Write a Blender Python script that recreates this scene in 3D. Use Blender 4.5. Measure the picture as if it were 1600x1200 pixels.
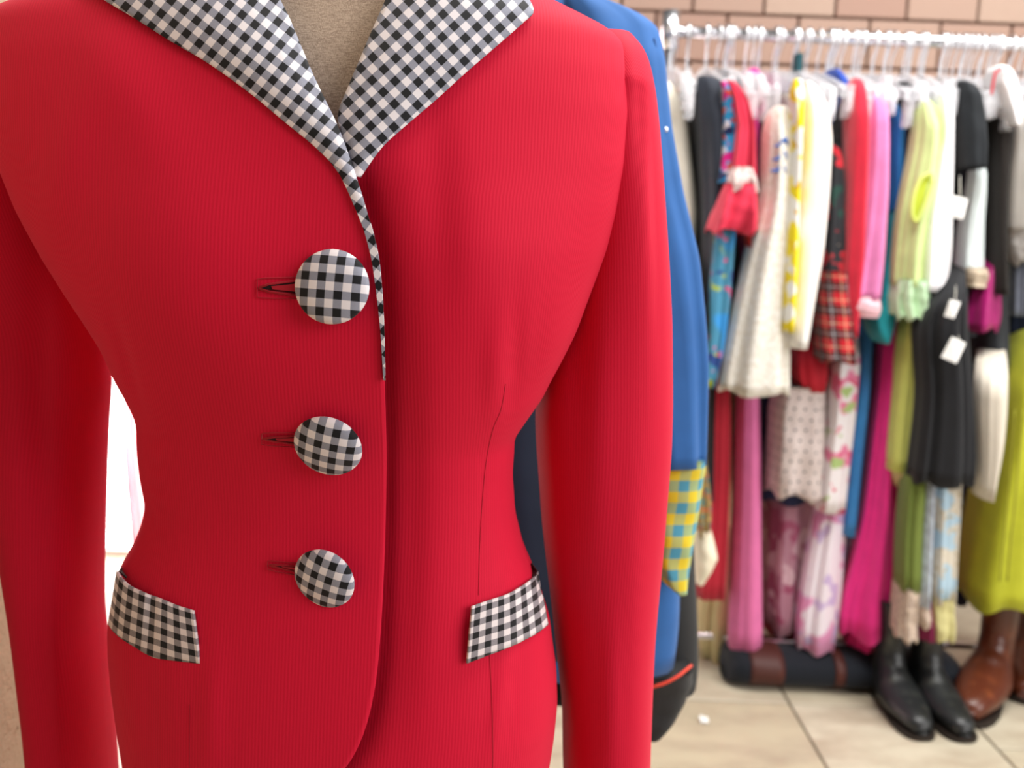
import bpy, bmesh, math, random
import numpy as np
from mathutils import Vector, Matrix

for o in list(bpy.data.objects):
    bpy.data.objects.remove(o)
scn = bpy.context.scene
COL = scn.collection
random.seed(4)

# ---------------------------------------------------------------- camera
FPX = 1500.0
PITCH = math.radians(8.6)
ROLL = 0.037
CAM = np.array([0.0, 0.0, 1.04])
Fv = np.array([0, math.cos(PITCH), -math.sin(PITCH)])
U0 = np.array([0, math.sin(PITCH), math.cos(PITCH)])
R0 = np.array([1.0, 0, 0])
Rv = R0 * math.cos(ROLL) + U0 * math.sin(ROLL)
Uv = -R0 * math.sin(ROLL) + U0 * math.cos(ROLL)
cd = bpy.data.cameras.new('camera')
cam = bpy.data.objects.new('camera', cd)
COL.objects.link(cam)
m = Matrix.Identity(4)
for i in range(3):
    m[i][0] = Rv[i]; m[i][1] = Uv[i]; m[i][2] = -Fv[i]; m[i][3] = CAM[i]
cam.matrix_world = m
cd.sensor_width = 36
cd.lens = FPX / 1600 * 36
cd.clip_start = 0.02
cd.dof.use_dof = True
cd.dof.focus_distance = 0.63
cd.dof.aperture_fstop = 6.2
scn.camera = cam

# ---------------------------------------------------------------- light
w = bpy.data.worlds.new('world'); scn.world = w
w.use_nodes = True
w.node_tree.nodes['Background'].inputs[0].default_value = (1.0, 0.97, 0.95, 1)
w.node_tree.nodes['Background'].inputs[1].default_value = 0.15

def area(name, loc, target, size, power, color=(1, 1, 1), sy=None):
    l = bpy.data.lights.new(name, 'AREA')
    l.shape = 'RECTANGLE'; l.size = size; l.size_y = sy or size
    l.energy = power; l.color = color
    o = bpy.data.objects.new(name, l); COL.objects.link(o)
    o.location = loc
    o.rotation_euler = (Vector(target) - Vector(loc)).to_track_quat('-Z', 'Y').to_euler()
    return o
area('key_light', (2.0, -0.6, 2.1), (0.15, 0.9, 0.95), 1.3, 24, (1.0, 0.96, 0.98))  # added key light from the upper right, no storefront behind it
area('right_fill_light', (2.7, 0.1, 1.5), (0.8, 1.8, 0.6), 1.5, 34, (1.0, 0.97, 0.93))  # added fill from the right for the lower rack, no window there
area('ceiling_lamp_light', (0.5, 1.15, 2.75), (0.35, 1.1, 0.0), 0.9, 34, (1.0, 0.97, 0.93))
area('rack_fill_light', (1.5, 1.5, 2.75), (1.3, 2.2, 0.6), 1.3, 40, (1.0, 0.98, 0.96))  # added area light that brightens the rack, no visible fitting
scn.view_settings.view_transform = 'Standard'
scn.view_settings.look = 'None'
scn.view_settings.exposure = 0.35
scn.view_settings.gamma = 1
scn.view_settings.use_curve_mapping = False

# ---------------------------------------------------------------- helpers
def pix(px, py, Y):
    """point on the plane y = Y seen at a pixel"""
    d = Fv + Rv * ((px - 800) / FPX) + Uv * ((600 - py) / FPX)
    return CAM + d * (Y / d[1])
def ray(px, py):
    return Fv + Rv * ((px - 800) / FPX) + Uv * ((600 - py) / FPX)
def proj(p):
    v = np.asarray(p) - CAM
    dz = v @ Fv
    return 800 + FPX * (v @ Rv) / dz, 600 - FPX * (v @ Uv) / dz
def floor_pt(px, py, z=0.0):
    d = ray(px, py)
    return CAM + d * ((z - CAM[2]) / d[2])

def L(h):
    h = h.lstrip('#')
    c = [int(h[i:i + 2], 16) / 255 for i in (0, 2, 4)]
    return tuple((x / 12.92 if x <= .04045 else ((x + .055) / 1.055) ** 2.4) for x in c) + (1.0,)

def mesh_obj(name, verts, faces, mat=None, parent=None, uvs=None, smooth=True, solid=0.0, off=-1):
    me = bpy.data.meshes.new(name)
    me.from_pydata([tuple(map(float, v)) for v in verts], [], faces)
    if uvs is not None:
        ul = me.uv_layers.new(name='UVMap')
        for lp in me.loops:
            ul.data[lp.index].uv = uvs[lp.vertex_index]
    if smooth:
        me.polygons.foreach_set('use_smooth', [True] * len(me.polygons))
    me.update()
    o = bpy.data.objects.new(name, me)
    COL.objects.link(o)
    if mat:
        me.materials.append(mat)
    if parent:
        o.parent = parent
        o.matrix_parent_inverse = Matrix.Translation(-Vector(parent.location)) if parent.type == 'EMPTY' and parent.rotation_euler[:] == (0, 0, 0) else Matrix.Identity(4)
    if solid:
        md = o.modifiers.new('thickness', 'SOLIDIFY'); md.thickness = solid; md.offset = off
    return o

def tag(o, label=None, cat=None, group=None, kind=None):
    if label: o['label'] = label
    if cat: o['category'] = cat
    if group: o['group'] = group
    if kind: o['kind'] = kind
    return o
def thing(name, loc, label, cat, group=None):
    o = bpy.data.objects.new(name, None); COL.objects.link(o)
    o.empty_display_size = 0.05
    o.location = tuple(map(float, loc))
    return tag(o, label, cat, group)

def grid_faces(nr, nc, closed=False, flip=False):
    f = []
    for i in range(nr - 1):
        for j in range(nc if closed else nc - 1):
            a = i * nc + j; b = i * nc + (j + 1) % nc
            c = (i + 1) * nc + (j + 1) % nc; d = (i + 1) * nc + j
            f.append((a, d, c, b) if flip else (a, b, c, d))
    return f

def box_bm(sx, sy, sz, bevel=0.0, seg=2):
    bm = bmesh.new()
    bmesh.ops.create_cube(bm, size=1)
    bmesh.ops.scale(bm, vec=(sx, sy, sz), verts=bm.verts)
    if bevel:
        bmesh.ops.bevel(bm, geom=bm.edges[:], offset=bevel, segments=seg, affect='EDGES', profile=.5)
    return bm
def bm_obj(name, bm, mat, parent=None, loc=None, rot=None, smooth=False):
    me = bpy.data.meshes.new(name); bm.to_mesh(me); bm.free()
    if smooth:
        me.polygons.foreach_set('use_smooth', [True] * len(me.polygons))
    if mat: me.materials.append(mat)
    o = bpy.data.objects.new(name, me); COL.objects.link(o)
    if parent: o.parent = parent
    if loc is not None: o.location = tuple(map(float, loc))
    if rot is not None: o.rotation_euler = rot
    return o

def tube_geo(path, r, n=8, caps=True):
    P = [np.array(p, float) for p in path]
    V = []; F = []
    rr = r if hasattr(r, '__len__') else [r] * len(P)
    prev = None
    for i, p in enumerate(P):
        t = P[min(i + 1, len(P) - 1)] - P[max(i - 1, 0)]
        t /= (np.linalg.norm(t) + 1e-12)
        if prev is None:
            a = np.array([0, 0, 1.0]) if abs(t[2]) < .9 else np.array([1.0, 0, 0])
        else:
            a = prev
        u = a - t * (a @ t); u /= np.linalg.norm(u); prev = u
        v = np.cross(t, u)
        for k in range(n):
            an = 2 * math.pi * k / n
            V.append(p + rr[i] * (u * math.cos(an) + v * math.sin(an)))
    F = grid_faces(len(P), n, True)
    if caps:
        F.append(tuple(range(n))[::-1]); F.append(tuple(range((len(P) - 1) * n, len(P) * n)))
    return V, F
def tube(name, path, r, mat, parent=None, n=8):
    V, F = tube_geo(path, r, n)
    return mesh_obj(name, V, F, mat, parent)

def gsmooth(a, s):
    k = np.arange(-int(3 * s), int(3 * s) + 1)
    g = np.exp(-k ** 2 / (2 * s * s)); g /= g.sum()
    return np.convolve(np.pad(a, len(k) // 2, mode='edge'), g, 'valid')

def curve_pts(pts, n):
    """Catmull-Rom resample of 2D points, n samples"""
    P = np.array(pts, float)
    d = np.r_[0, np.cumsum(np.linalg.norm(np.diff(P, axis=0), axis=1))]
    out = []
    for s in np.linspace(0, d[-1], n):
        i = min(max(np.searchsorted(d, s) - 1, 0), len(P) - 2)
        t = (s - d[i]) / (d[i + 1] - d[i] + 1e-9)
        p0 = P[max(i - 1, 0)]; p1 = P[i]; p2 = P[i + 1]; p3 = P[min(i + 2, len(P) - 1)]
        out.append(.5 * ((2 * p1) + (-p0 + p2) * t + (2 * p0 - 5 * p1 + 4 * p2 - p3) * t * t + (-p0 + 3 * p1 - 3 * p2 + p3) * t ** 3))
    return np.array(out)

# ---------------------------------------------------------------- materials
class NT:
    def __init__(s, name):
        s.m = bpy.data.materials.new(name); s.m.use_nodes = True
        s.t = s.m.node_tree; s.b = s.t.nodes['Principled BSDF']
    def n(s, typ, **kw):
        x = s.t.nodes.new(typ)
        for k, v in kw.items(): setattr(x, k, v)
        return x
    def l(s, a, b): s.t.links.new(a, b)
    def val(s, sock, v):
        if hasattr(v, 'is_linked') or isinstance(v, bpy.types.NodeSocket): s.l(v, sock)
        else: sock.default_value = v
    def math(s, op, a, b=0.0, c=None):
        x = s.n('ShaderNodeMath', operation=op)
        s.val(x.inputs[0], a); s.val(x.inputs[1], b)
        if c is not None: s.val(x.inputs[2], c)
        return x.outputs[0]
    def mix(s, f, a, b):
        x = s.n('ShaderNodeMix', data_type='RGBA')
        s.val(x.inputs[0], f); s.val(x.inputs[6], a); s.val(x.inputs[7], b)
        return x.outputs[2]
    def uv(s):
        x = s.n('ShaderNodeTexCoord'); sp = s.n('ShaderNodeSeparateXYZ')
        s.l(x.outputs['UV'], sp.inputs[0])
        return x.outputs['UV'], sp.outputs[0], sp.outputs[1]
    def noise(s, vec, scale, detail=2.0, rough=.5, off=None):
        x = s.n('ShaderNodeTexNoise')
        if off:
            mp = s.n('ShaderNodeVectorMath', operation='ADD'); s.l(vec, mp.inputs[0]); mp.inputs[1].default_value = (off, off * 1.7, off * .3); vec = mp.outputs[0]
        s.l(vec, x.inputs['Vector']); x.inputs['Scale'].default_value = scale
        x.inputs['Detail'].default_value = detail; x.inputs['Roughness'].default_value = rough
        return x.outputs['Fac']
    def step(s, v, lo, hi):
        x = s.n('ShaderNodeMapRange'); x.clamp = True
        s.l(v, x.inputs[0]); x.inputs[1].default_value = lo; x.inputs[2].default_value = hi
        return x.outputs[0]
    def bump(s, h, strength, dist):
        x = s.n('ShaderNodeBump'); x.inputs['Strength'].default_value = strength
        x.inputs['Distance'].default_value = dist
        s.l(h, x.inputs['Height']); s.l(x.outputs[0], s.b.inputs['Normal'])
    def base(s, c, rough=.8, sheen=0.0, spec=.3):
        s.val(s.b.inputs['Base Color'], c); s.b.inputs['Roughness'].default_value = rough
        s.b.inputs['Specular IOR Level'].default_value = spec
        if sheen: s.b.inputs['Sheen Weight'].default_value = sheen

_mc = {}
def cloth(col, rough=.85, var=.10, sheen=.1, bumpd=.0, scale=25):
    key = (col, rough, var, sheen, bumpd, scale)
    if key in _mc: return _mc[key]
    t = NT('cloth_' + col.lstrip('#'))
    uv, u, v = t.uv()
    c = L(col)
    nz = t.noise(uv, scale, 3)
    dark = tuple(x * (1 - var * 2) for x in c[:3]) + (1,)
    lite = tuple(min(1, x * (1 + var)) for x in c[:3]) + (1,)
    t.base(t.mix(nz, dark, lite), rough, sheen)
    if bumpd: t.bump(t.noise(uv, 140, 4), .6, bumpd)
    _mc[key] = t.m
    return t.m

def plain(name, col, rough=.6, metal=0.0, spec=.4):
    t = NT(name)
    tc = t.n('ShaderNodeTexCoord')
    c = L(col)
    nz = t.noise(tc.outputs['Object'], 30, 3)
    t.base(t.mix(nz, tuple(x * .88 for x in c[:3]) + (1,), tuple(min(1, x * 1.08) for x in c[:3]) + (1,)), rough, 0, spec)
    t.b.inputs['Metallic'].default_value = metal
    return t.m

def checks(name, dark, mid, light, period, rough=.75, mid2=None):
    t = NT(name)
    uv, u, v = t.uv()
    def sq(x):
        f = t.math('FRACT', t.math('ADD', t.math('DIVIDE', x, period), 100.0))
        e = t.math('ABSOLUTE', t.math('SUBTRACT', f, .5))
        return t.math('SUBTRACT', 1.0, t.step(e, .235, .265))
    a = sq(u); b = sq(v)
    weave = t.noise(uv, 3500, 1)
    md = t.mix(t.math('MULTIPLY', weave, .5), L(mid), L(light))
    md2 = md if mid2 is None else t.mix(t.math('MULTIPLY', weave, .3), L(mid2), L(light))
    c1 = t.mix(a, L(light), md)
    c2 = t.mix(a, md2, L(dark))
    c = t.mix(b, c1, c2)
    t.base(c, rough, .1)
    t.bump(t.noise(uv, 2500, 2), .15, .0002)
    return t.m

def printed(name, base, blobs, rough=.8, warp=None):
    """blobs: (colour, scale, threshold, seed)"""
    t = NT(name)
    uv, u, v = t.uv()
    c = L(base)
    for col, sc, th, seed in blobs:
        f = t.step(t.noise(uv, sc, 1.5, .5, seed), th, th + .04)
        c = t.mix(f, c, L(col))
    t.base(c, rough, .1)
    return t.m

def stripes_tartan(name):
    t = NT(name)
    uv, u, v = t.uv()
    def band(x, per, lo, hi):
        f = t.math('FRACT', t.math('ADD', t.math('DIVIDE', x, per), 50.0))
        return t.math('MULTIPLY', t.math('GREATER_THAN', f, lo), t.math('LESS_THAN', f, hi))
    c = L('#c01c2a')
    for x in (u, v):
        c = t.mix(t.math('MULTIPLY', band(x, .05, .05, .5), .72), c, L('#122824'))
    for x in (u, v):
        c = t.mix(t.math('MULTIPLY', band(x, .05, .70, .75), .35), c, L('#e8dcb0'))
        c = t.mix(t.math('MULTIPLY', band(x, .05, .25, .29), .35), c, L('#d8d8e0'))
    t.base(c, .85, .1)
    return t.m

def dotted(name, base, dot, per, r, alpha=1.0):
    t = NT(name)
    uv, u, v = t.uv()
    row = t.math('FLOOR', t.math('DIVIDE', v, per))
    uo = t.math('ADD', t.math('DIVIDE', u, per), t.math('MULTIPLY', row, .5))
    fu = t.math('SUBTRACT', t.math('FRACT', t.math('ADD', uo, 60.0)), .5)
    fv = t.math('SUBTRACT', t.math('FRACT', t.math('ADD', t.math('DIVIDE', v, per), 60.0)), .5)
    d = t.math('SQRT', t.math('ADD', t.math('MULTIPLY', fu, fu), t.math('MULTIPLY', fv, fv)))
    f = t.math('LESS_THAN', d, r)
    nz = t.noise(uv, 12, 2)
    t.base(t.mix(f, t.mix(nz, L('#b9a9a6'), L(base)), L(dot)), .8, .1)
    return t.m

def lace(name, base, dark, scale=120):
    t = NT(name)
    uv, u, v = t.uv()
    n1 = t.noise(uv, scale, 4, .6)
    t.base(t.mix(t.step(n1, .35, .62), L(dark), L(base)), .9, .1)
    t.bump(n1, .8, .003)
    return t.m

def ribbed_red(name):
    t = NT(name)
    uv, u, v = t.uv()
    wob = t.math('MULTIPLY', t.math('SUBTRACT', t.noise(uv, 18, 2), .5), .0012)
    ph = t.math('MULTIPLY', t.math('ADD', u, wob), 2 * math.pi / .00235)
    s = t.math('MULTIPLY_ADD', t.math('SINE', ph), .5, .5)
    fine = t.noise(uv, 1600, 2)
    big = t.noise(uv, 7, 3)
    c0 = t.mix(s, L('#c60f30'), L('#d41438'))
    c1 = t.mix(t.math('MULTIPLY', fine, .35), c0, L('#cc0e36'))
    c2 = t.mix(t.math('MULTIPLY', big, .25), c1, L('#dc1038'))
    t.base(c2, .72, .12, .16)
    t.b.inputs['Sheen Roughness'].default_value = .45
    t.b.inputs['Sheen Tint'].default_value = (1.0, .45, .55, 1)
    h = t.math('ADD', t.math('MULTIPLY', s, 1.0), t.math('MULTIPLY', fine, .3))
    t.bump(h, .24, .0003)
    return t.m

RED = ribbed_red('red_ribbed_faille')
RED_DK = cloth('#a00c20', .8, .05)
GING = checks('black_white_gingham', '#0e0f14', '#59647c', '#e9e4e8', .0108)
GING_S = checks('black_white_gingham_small', '#100f13', '#55525c', '#e6dcdc', .0086)
GING_Y = checks('yellow_blue_gingham', '#4c9ab4', '#a3b87c', '#dfc92c', .026, mid2='#8fb38a')
LINEN = NT('dress_form_linen')
_uv, _u, _v = LINEN.uv()
_tc = LINEN.n('ShaderNodeTexCoord')
_a = LINEN.n('ShaderNodeTexNoise'); _mp = LINEN.n('ShaderNodeMapping'); _mp.inputs['Scale'].default_value = (1500, 1500, 260)
LINEN.l(_tc.outputs['Object'], _mp.inputs[0]); LINEN.l(_mp.outputs[0], _a.inputs['Vector']); _a.inputs['Scale'].default_value = 1
_b = LINEN.n('ShaderNodeTexNoise'); _mp2 = LINEN.n('ShaderNodeMapping'); _mp2.inputs['Scale'].default_value = (260, 260, 1500)
LINEN.l(_tc.outputs['Object'], _mp2.inputs[0]); LINEN.l(_mp2.outputs[0], _b.inputs['Vector']); _b.inputs['Scale'].default_value = 1
_s = LINEN.math('MULTIPLY', LINEN.math('ADD', _a.outputs['Fac'], _b.outputs['Fac']), .5)
LINEN.base(LINEN.mix(LINEN.step(_s, .38, .62), L('#a08c7a'), L('#cbb7a3')), .9, .1)
LINEN.bump(_s, .4, .0006)
LINEN = LINEN.m
CHROME = plain('chrome', '#f0f0f4', .24, 1.0)
STEEL = plain('steel_wire', '#f2f3f6', .3, 1.0)
DARK = plain('black_iron', '#141414', .5)
def clear_plastic():
    t = NT('clear_hanger_plastic')
    t.base(L('#f2f2f6'), .12, 0, .6)
    tr = t.n('ShaderNodeBsdfTransparent'); mx = t.n('ShaderNodeMixShader')
    tc = t.n('ShaderNodeTexCoord')
    f = t.math('MULTIPLY_ADD', t.noise(tc.outputs['Object'], 40, 2), .6, .05)
    t.l(f, mx.inputs[0]); t.l(tr.outputs[0], mx.inputs[1]); t.l(t.b.outputs[0], mx.inputs[2])
    out = [n for n in t.t.nodes if n.type == 'OUTPUT_MATERIAL'][0]
    t.l(mx.outputs[0], out.inputs[0])
    return t.m
PLASTIC = clear_plastic()

# ---------------------------------------------------------------- the setting
def brick_mat():
    t = NT('pink_tan_brick')
    oi = t.n('ShaderNodeObjectInfo'); tc = t.n('ShaderNodeTexCoord')
    nz = t.noise(tc.outputs['Object'], 35, 4)
    c = t.mix(oi.outputs['Random'], L('#a48476'), L('#b39b8b'))
    c = t.mix(t.math('MULTIPLY', nz, .5), c, L('#a88c7e'))
    t.base(c, .9, 0, .2)
    t.bump(t.noise(tc.outputs['Object'], 120, 4), .5, .002)
    return t.m
BRICK = brick_mat()
MORTAR = plain('brown_mortar', '#8a5e50', .95)
YW = 2.98
bw = pix(1412, 30, YW)[0] - pix(1301, 30, YW)[0]; bh = pix(1301, 26, YW)[2] - pix(1301, 102, YW)[2]
p0 = pix(1301, 30, YW)          # lower right corner of one block of the upper course
wb = box_bm(4.6, .12, 2.7)
wall = bm_obj('wall_back', wb, MORTAR, None, (.55, YW + .072, 1.35))
tag(wall, 'pinkish tan block wall behind the clothes rack', kind='structure')
jt = .007
bmk = box_bm(bw - jt, .05, bh - jt, .003, 1)
mbrick = bpy.data.meshes.new('brick'); bmk.to_mesh(mbrick); bmk.free(); mbrick.materials.append(BRICK)
zrow0 = p0[2] + bh / 2
ntop = int((2.7 - zrow0) / bh)
for r in range(-7, ntop):
    z = zrow0 + r * bh
    offx = 0 if r % 2 == 0 else bw / 2
    for c in range(-7, 7):
        x = p0[0] - bw / 2 + offx + c * bw
        if abs(x - .55) > 2.2: continue
        o = bpy.data.objects.new('brick', mbrick); COL.objects.link(o)
        o.parent = wall; o.matrix_parent_inverse = Matrix.Translation((-.55, -YW - .072, -1.35))
        o.location = (x, YW + .006 + random.uniform(-.0015, .0015), z)
# lower and outer courses, hidden behind the rack
V = []; F = []
for r in range(-int(zrow0 / bh), ntop):
    z = zrow0 + r * bh
    if z < bh * .45: continue
    offx = 0 if r % 2 == 0 else bw / 2
    for c in range(-13, 8):
        if r >= -7 and -7 <= c < 7: continue
        x = p0[0] - bw / 2 + offx + c * bw
        if x < -1.7 or x > 2.75: continue
        if -1.62 < x < -.62 and .2 < z < 2.1: continue
        k = len(V); hx = (bw - jt) / 2; hz = (bh - jt) / 2
        for yy in (YW - .019, YW + .02):
            V += [(x - hx, yy, z - hz), (x + hx, yy, z - hz), (x + hx, yy, z + hz), (x - hx, yy, z + hz)]
        F += [(k, k + 1, k + 2, k + 3), (k, k + 4, k + 5, k + 1), (k + 1, k + 5, k + 6, k + 2), (k + 2, k + 6, k + 7, k + 3), (k + 3, k + 7, k + 4, k)]
lb = mesh_obj('brick_courses', V, F, BRICK, wall, smooth=False)
lb.matrix_parent_inverse = Matrix.Translation((-.55, -YW - .072, -1.35))
tag(lb, kind='stuff')

# floor with separate tiles
GROUT = plain('floor_grout', '#6a5f50', .9)
fl = bm_obj('floor', box_bm(5.4, 6.2, .1), GROUT, None, (.5, .9, -.056))
tag(fl, 'cream stone tile floor', kind='structure')
def tile_mat():
    t = NT('cream_stone_tile')
    oi = t.n('ShaderNodeObjectInfo'); g = t.n('ShaderNodeNewGeometry')
    mp = t.n('ShaderNodeVectorMath', operation='MULTIPLY'); t.l(g.outputs['Position'], mp.inputs[0]); mp.inputs[1].default_value = (1, 2.2, 1)
    n1 = t.noise(mp.outputs[0], 5, 4, .6); n2 = t.noise(mp.outputs[0], 18, 3)
    c = t.mix(oi.outputs['Random'], L('#b5a88c'), L('#c6bda8'))
    c = t.mix(t.step(n1, .42, .7), c, L('#a08f7a'))
    c = t.mix(t.math('MULTIPLY', n2, .3), c, L('#c8bea8'))
    t.base(c, .38, 0, .45)
    return t.m
TILE = tile_mat()
ja = floor_pt(1258, 1140); jb = floor_pt(1531, 1140); jc = floor_pt(1230, 1099)
tw = jb[0] - ja[0]; td = .40
bmk = box_bm(tw - .006, td - .006, .012, .0015, 1)
mtile = bpy.data.meshes.new('tile'); bmk.to_mesh(mtile); bmk.free(); mtile.materials.append(TILE)
for i in range(-5, 7):
    for j in range(-6, 5):
        off = .17 if i == 1 else 0.0
        o = bpy.data.objects.new('tile', mtile); COL.objects.link(o)
        x = ja[0] + (i + .5) * tw; y = jc[1] + (j + .5) * td - off
        if not (-2.1 < x < 3.1 and -2.0 < y < 3.1): bpy.data.objects.remove(o); continue
        o.parent = fl; o.matrix_parent_inverse = Matrix.Translation((-.5, -.9, .056))
        o.location = (x, y, -.0062 + random.uniform(-.0003, .0003))

# bright window in the back wall, seen between torso and sleeve
wx0, wx1, wz0, wz1 = -1.60, -.66, .0, 2.05
WHITE = plain('white_paint', '#e8e4de', .5)
win = thing('window_1', ((wx0 + wx1) / 2, YW - .03, wz0), None, None)
tag(win, 'bright daylit window behind the red jacket', kind='structure')
def framebar(x0, x1, z0, z1, d=.05):
    bm = box_bm(x1 - x0, d, z1 - z0, .004, 1)
    o = bm_obj('window_frame', bm, WHITE, win); o.matrix_parent_inverse = Matrix.Translation(-win.location)
    o.location = ((x0 + x1) / 2, YW - .03, (z0 + z1) / 2)
for a in ((wx0, wx0 + .05, wz0, wz1), (wx1 - .05, wx1, wz0, wz1), (wx0 + .05, wx1 - .05, wz0, wz0 + .02), (wx0 + .05, wx1 - .05, wz1 - .05, wz1)):
    framebar(*a)
t = NT('daylight_pane'); t.base(L('#ffffff'), .3)
t.b.inputs['Emission Color'].default_value = (1, .98, .96, 1); t.b.inputs['Emission Strength'].default_value = 9.0
pn = bm_obj('pane', box_bm(wx1 - wx0 - .1, .006, wz1 - wz0 - .07), t.m, win)
pn.matrix_parent_inverse = Matrix.Translation(-win.location)
pn.location = ((wx0 + wx1) / 2, YW - .03, (wz0 + wz1) / 2 - .015)
# sheer curtain
t = NT('sheer_pink_curtain'); uvs_, u_, v_ = t.uv()
sf = t.step(t.noise(uvs_, 9, 2), .4, .6)
t.base(t.mix(sf, L('#f6c8cc'), L('#fff4f4')), .8)
tl = t.n('ShaderNodeBsdfTranslucent'); t.l(t.mix(sf, L('#f29aa4'), L('#fdeaea')), tl.inputs[0])
mx = t.n('ShaderNodeMixShader'); mx.inputs[0].default_value = .6
t.l(t.b.outputs[0], mx.inputs[1]); t.l(tl.outputs[0], mx.inputs[2])
t.l(mx.outputs[0], [n for n in t.t.nodes if n.type == 'OUTPUT_MATERIAL'][0].inputs[0])
cx0 = pix(198, 700, 2.84)[0]; cx1 = pix(330, 700, 2.84)[0]
V = []; UV = []; nr, nc = 20, 60
for i in range(nr):
    for j in range(nc):
        f = j / (nc - 1); z = 2.1 - i / (nr - 1) * 2.05
        x = cx0 + (cx1 - cx0) * f + .012 * math.sin(i * .7) * (1 - f)
        V.append((x, 2.84 + .018 * math.sin(f * 34 + .3 * math.sin(i * .5)), z)); UV.append((f * 2.2, z * .12))
cur = mesh_obj('curtain', V, grid_faces(nr, nc), t.m, None, UV, solid=.0015)
tag(cur, 'sheer pink and white curtain at the bright window', 'curtain')
crod = tube('curtain_rod', [(wx0 - .05, 2.84, 2.11), (wx1 + .05, 2.84, 2.11)], .009, STEEL, cur)

# stucco wall at the left, run unseen toward the camera to block light
def stucco():
    t = NT('beige_stucco'); tc = t.n('ShaderNodeTexCoord')
    n1 = t.noise(tc.outputs['Object'], 60, 5, .65); n2 = t.noise(tc.outputs['Object'], 9, 3)
    c = t.mix(n2, L('#b39c80'), L('#c9b498'))
    c = t.mix(t.step(n1, .66, .72), c, L('#7c6650'))
    t.base(c, .95, 0, .15); t.bump(n1, .8, .004)
    return t.m
pil = bm_obj('wall_left', box_bm(.16, 2.6, 2.7, .01, 2), stucco(), None, (-.472 - .08, 1.0 - 1.3, 1.35))
tag(pil, 'beige stucco wall beside the left sleeve', kind='structure')

# ---------------------------------------------------------------- red jacket: torso surface
YC = .735
sil_R = [(-150, 610), (-90, 655), (-40, 740), (0, 850), (25, 910), (48, 955), (70, 975), (120, 986), (180, 988), (260, 980), (330, 966), (390, 949), (450, 926), (520, 900), (560, 880), (610, 853), (650, 825), (680, 805), (740, 801), (800, 805), (850, 817), (900, 838), (960, 857), (1000, 862), (1050, 869), (1100, 871), (1150, 866), (1200, 858), (1330, 850)]
sil_L = [(-180, 430), (-120, 390), (-80, 320), (-40, 200), (-15, 90), (5, 10), (30, -30), (80, -42), (150, -35), (220, -15), (280, 8), (330, 28), (400, 66), (460, 104), (500, 131), (545, 160), (590, 180), (635, 205), (660, 216), (700, 217), (740, 221), (790, 230), (820, 224), (850, 212), (890, 190), (940, 177), (980, 171), (1030, 172), (1080, 177), (1130, 184), (1200, 196), (1330, 205)]
dep = [(-180, .035), (-80, .045), (0, .062), (100, .09), (200, .108), (300, .122), (400, .131), (480, .132), (560, .124), (640, .108), (740, .094), (820, .097), (900, .105), (1000, .115), (1100, .122), (1330, .128)]
ZT = pix(512, -115, YC)[2]; ZB = pix(512, 1300, YC)[2]
ZS = np.linspace(ZB, ZT, 500)
def ztab(pts, col, s=5):
    W = np.array([pix(x, y, YC) for y, x in pts])
    o = np.argsort(W[:, 2])
    return gsmooth(np.interp(ZS, W[o, 2], W[o, col]), s)
XR = ztab(sil_R, 0); XL = ztab(sil_L, 0)
dz_ = np.array([pix(512, y, YC)[2] for y, _ in dep]); dd_ = np.array([d for _, d in dep])
BF = gsmooth(np.interp(ZS, dz_[::-1], dd_[::-1]), 14)
BB = BF * .9
NEXP = 2.35
def xz_of(px, py, Y=.64):
    p = pix(px, py, Y); return p[0], p[2]
bumps = []
def addbump(px, py, sx, sz, amp, rot=0):
    x, z = xz_of(px, py); bumps.append((x, z, sx / FPX * .64, sz / FPX * .64, amp, math.cos(rot), math.sin(rot)))
addbump(300, 430, 150, 150, .012); addbump(770, 430, 130, 140, .012)
addbump(200, 130, 60, 140, .004, .6)       # drape folds at the chest
addbump(110, 260, 40, 130, .003, -.3)
addbump(860, 440, 45, 120, .004, -.25)
addbump(835, 560, 22, 90, -.005, -.15)
addbump(776, 590, 18, 90, .0045, 0)
addbump(806, 570, 13, 80, -.006, 0)
addbump(205, 570, 18, 80, -.004, .05)
addbump(330, 760, 80, 300, -.002, 0)
addbump(690, 330, 30, 160, -.003, .1)
addbump(815, 1060, 16, 110, -.003, -.1); addbump(785, 1080, 14, 120, .003, -.1)
addbump(345, 1090, 22, 110, .002, 0); addbump(240, 1100, 30, 100, -.002, 0)
addbump(640, 800, 26, 330, -.0025, 0)
def disp(x, z):
    d = 0.0
    for bx, bz, sx, sz, a, c, s in bumps:
        dx, dz2 = x - bx, z - bz
        u = (dx * c + dz2 * s) / sx; v = (-dx * s + dz2 * c) / sz
        q = u * u + v * v
        if q < 12: d += a * math.exp(-q)
    return d
def ring(z):
    return np.interp(z, ZS, XL), np.interp(z, ZS, XR), np.interp(z, ZS, BF), np.interp(z, ZS, BB)
def front(x, z):
    l, r, bf, bb = ring(z)
    xc, a = (l + r) / 2, (r - l) / 2 * .99
    t = min(abs(x - xc) / a, 1.0)
    return YC - bf * (1 - t ** NEXP) ** (1 / NEXP) - disp(x, z) * (1 - t ** 4)
def tors(th, z, off=0.0):
    l, r, bf, bb = ring(z)
    xc, a = (l + r) / 2, (r - l) / 2 * .99
    c, s = math.cos(th), math.sin(th)
    k = 2 / NEXP
    cx = math.copysign(abs(c) ** k, c); sy = math.copysign(abs(s) ** k, s)
    x = xc + a * cx
    y = YC - (bf if s > 0 else bb) * sy
    if s > 0: y -= disp(x, z) * (1 - abs(cx) ** 4)
    if off:
        nx, ny = cx / a, -sy / bf
        q = math.hypot(nx, ny); x += off * nx / q; y += off * ny / q
    return np.array([x, y, z])
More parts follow.
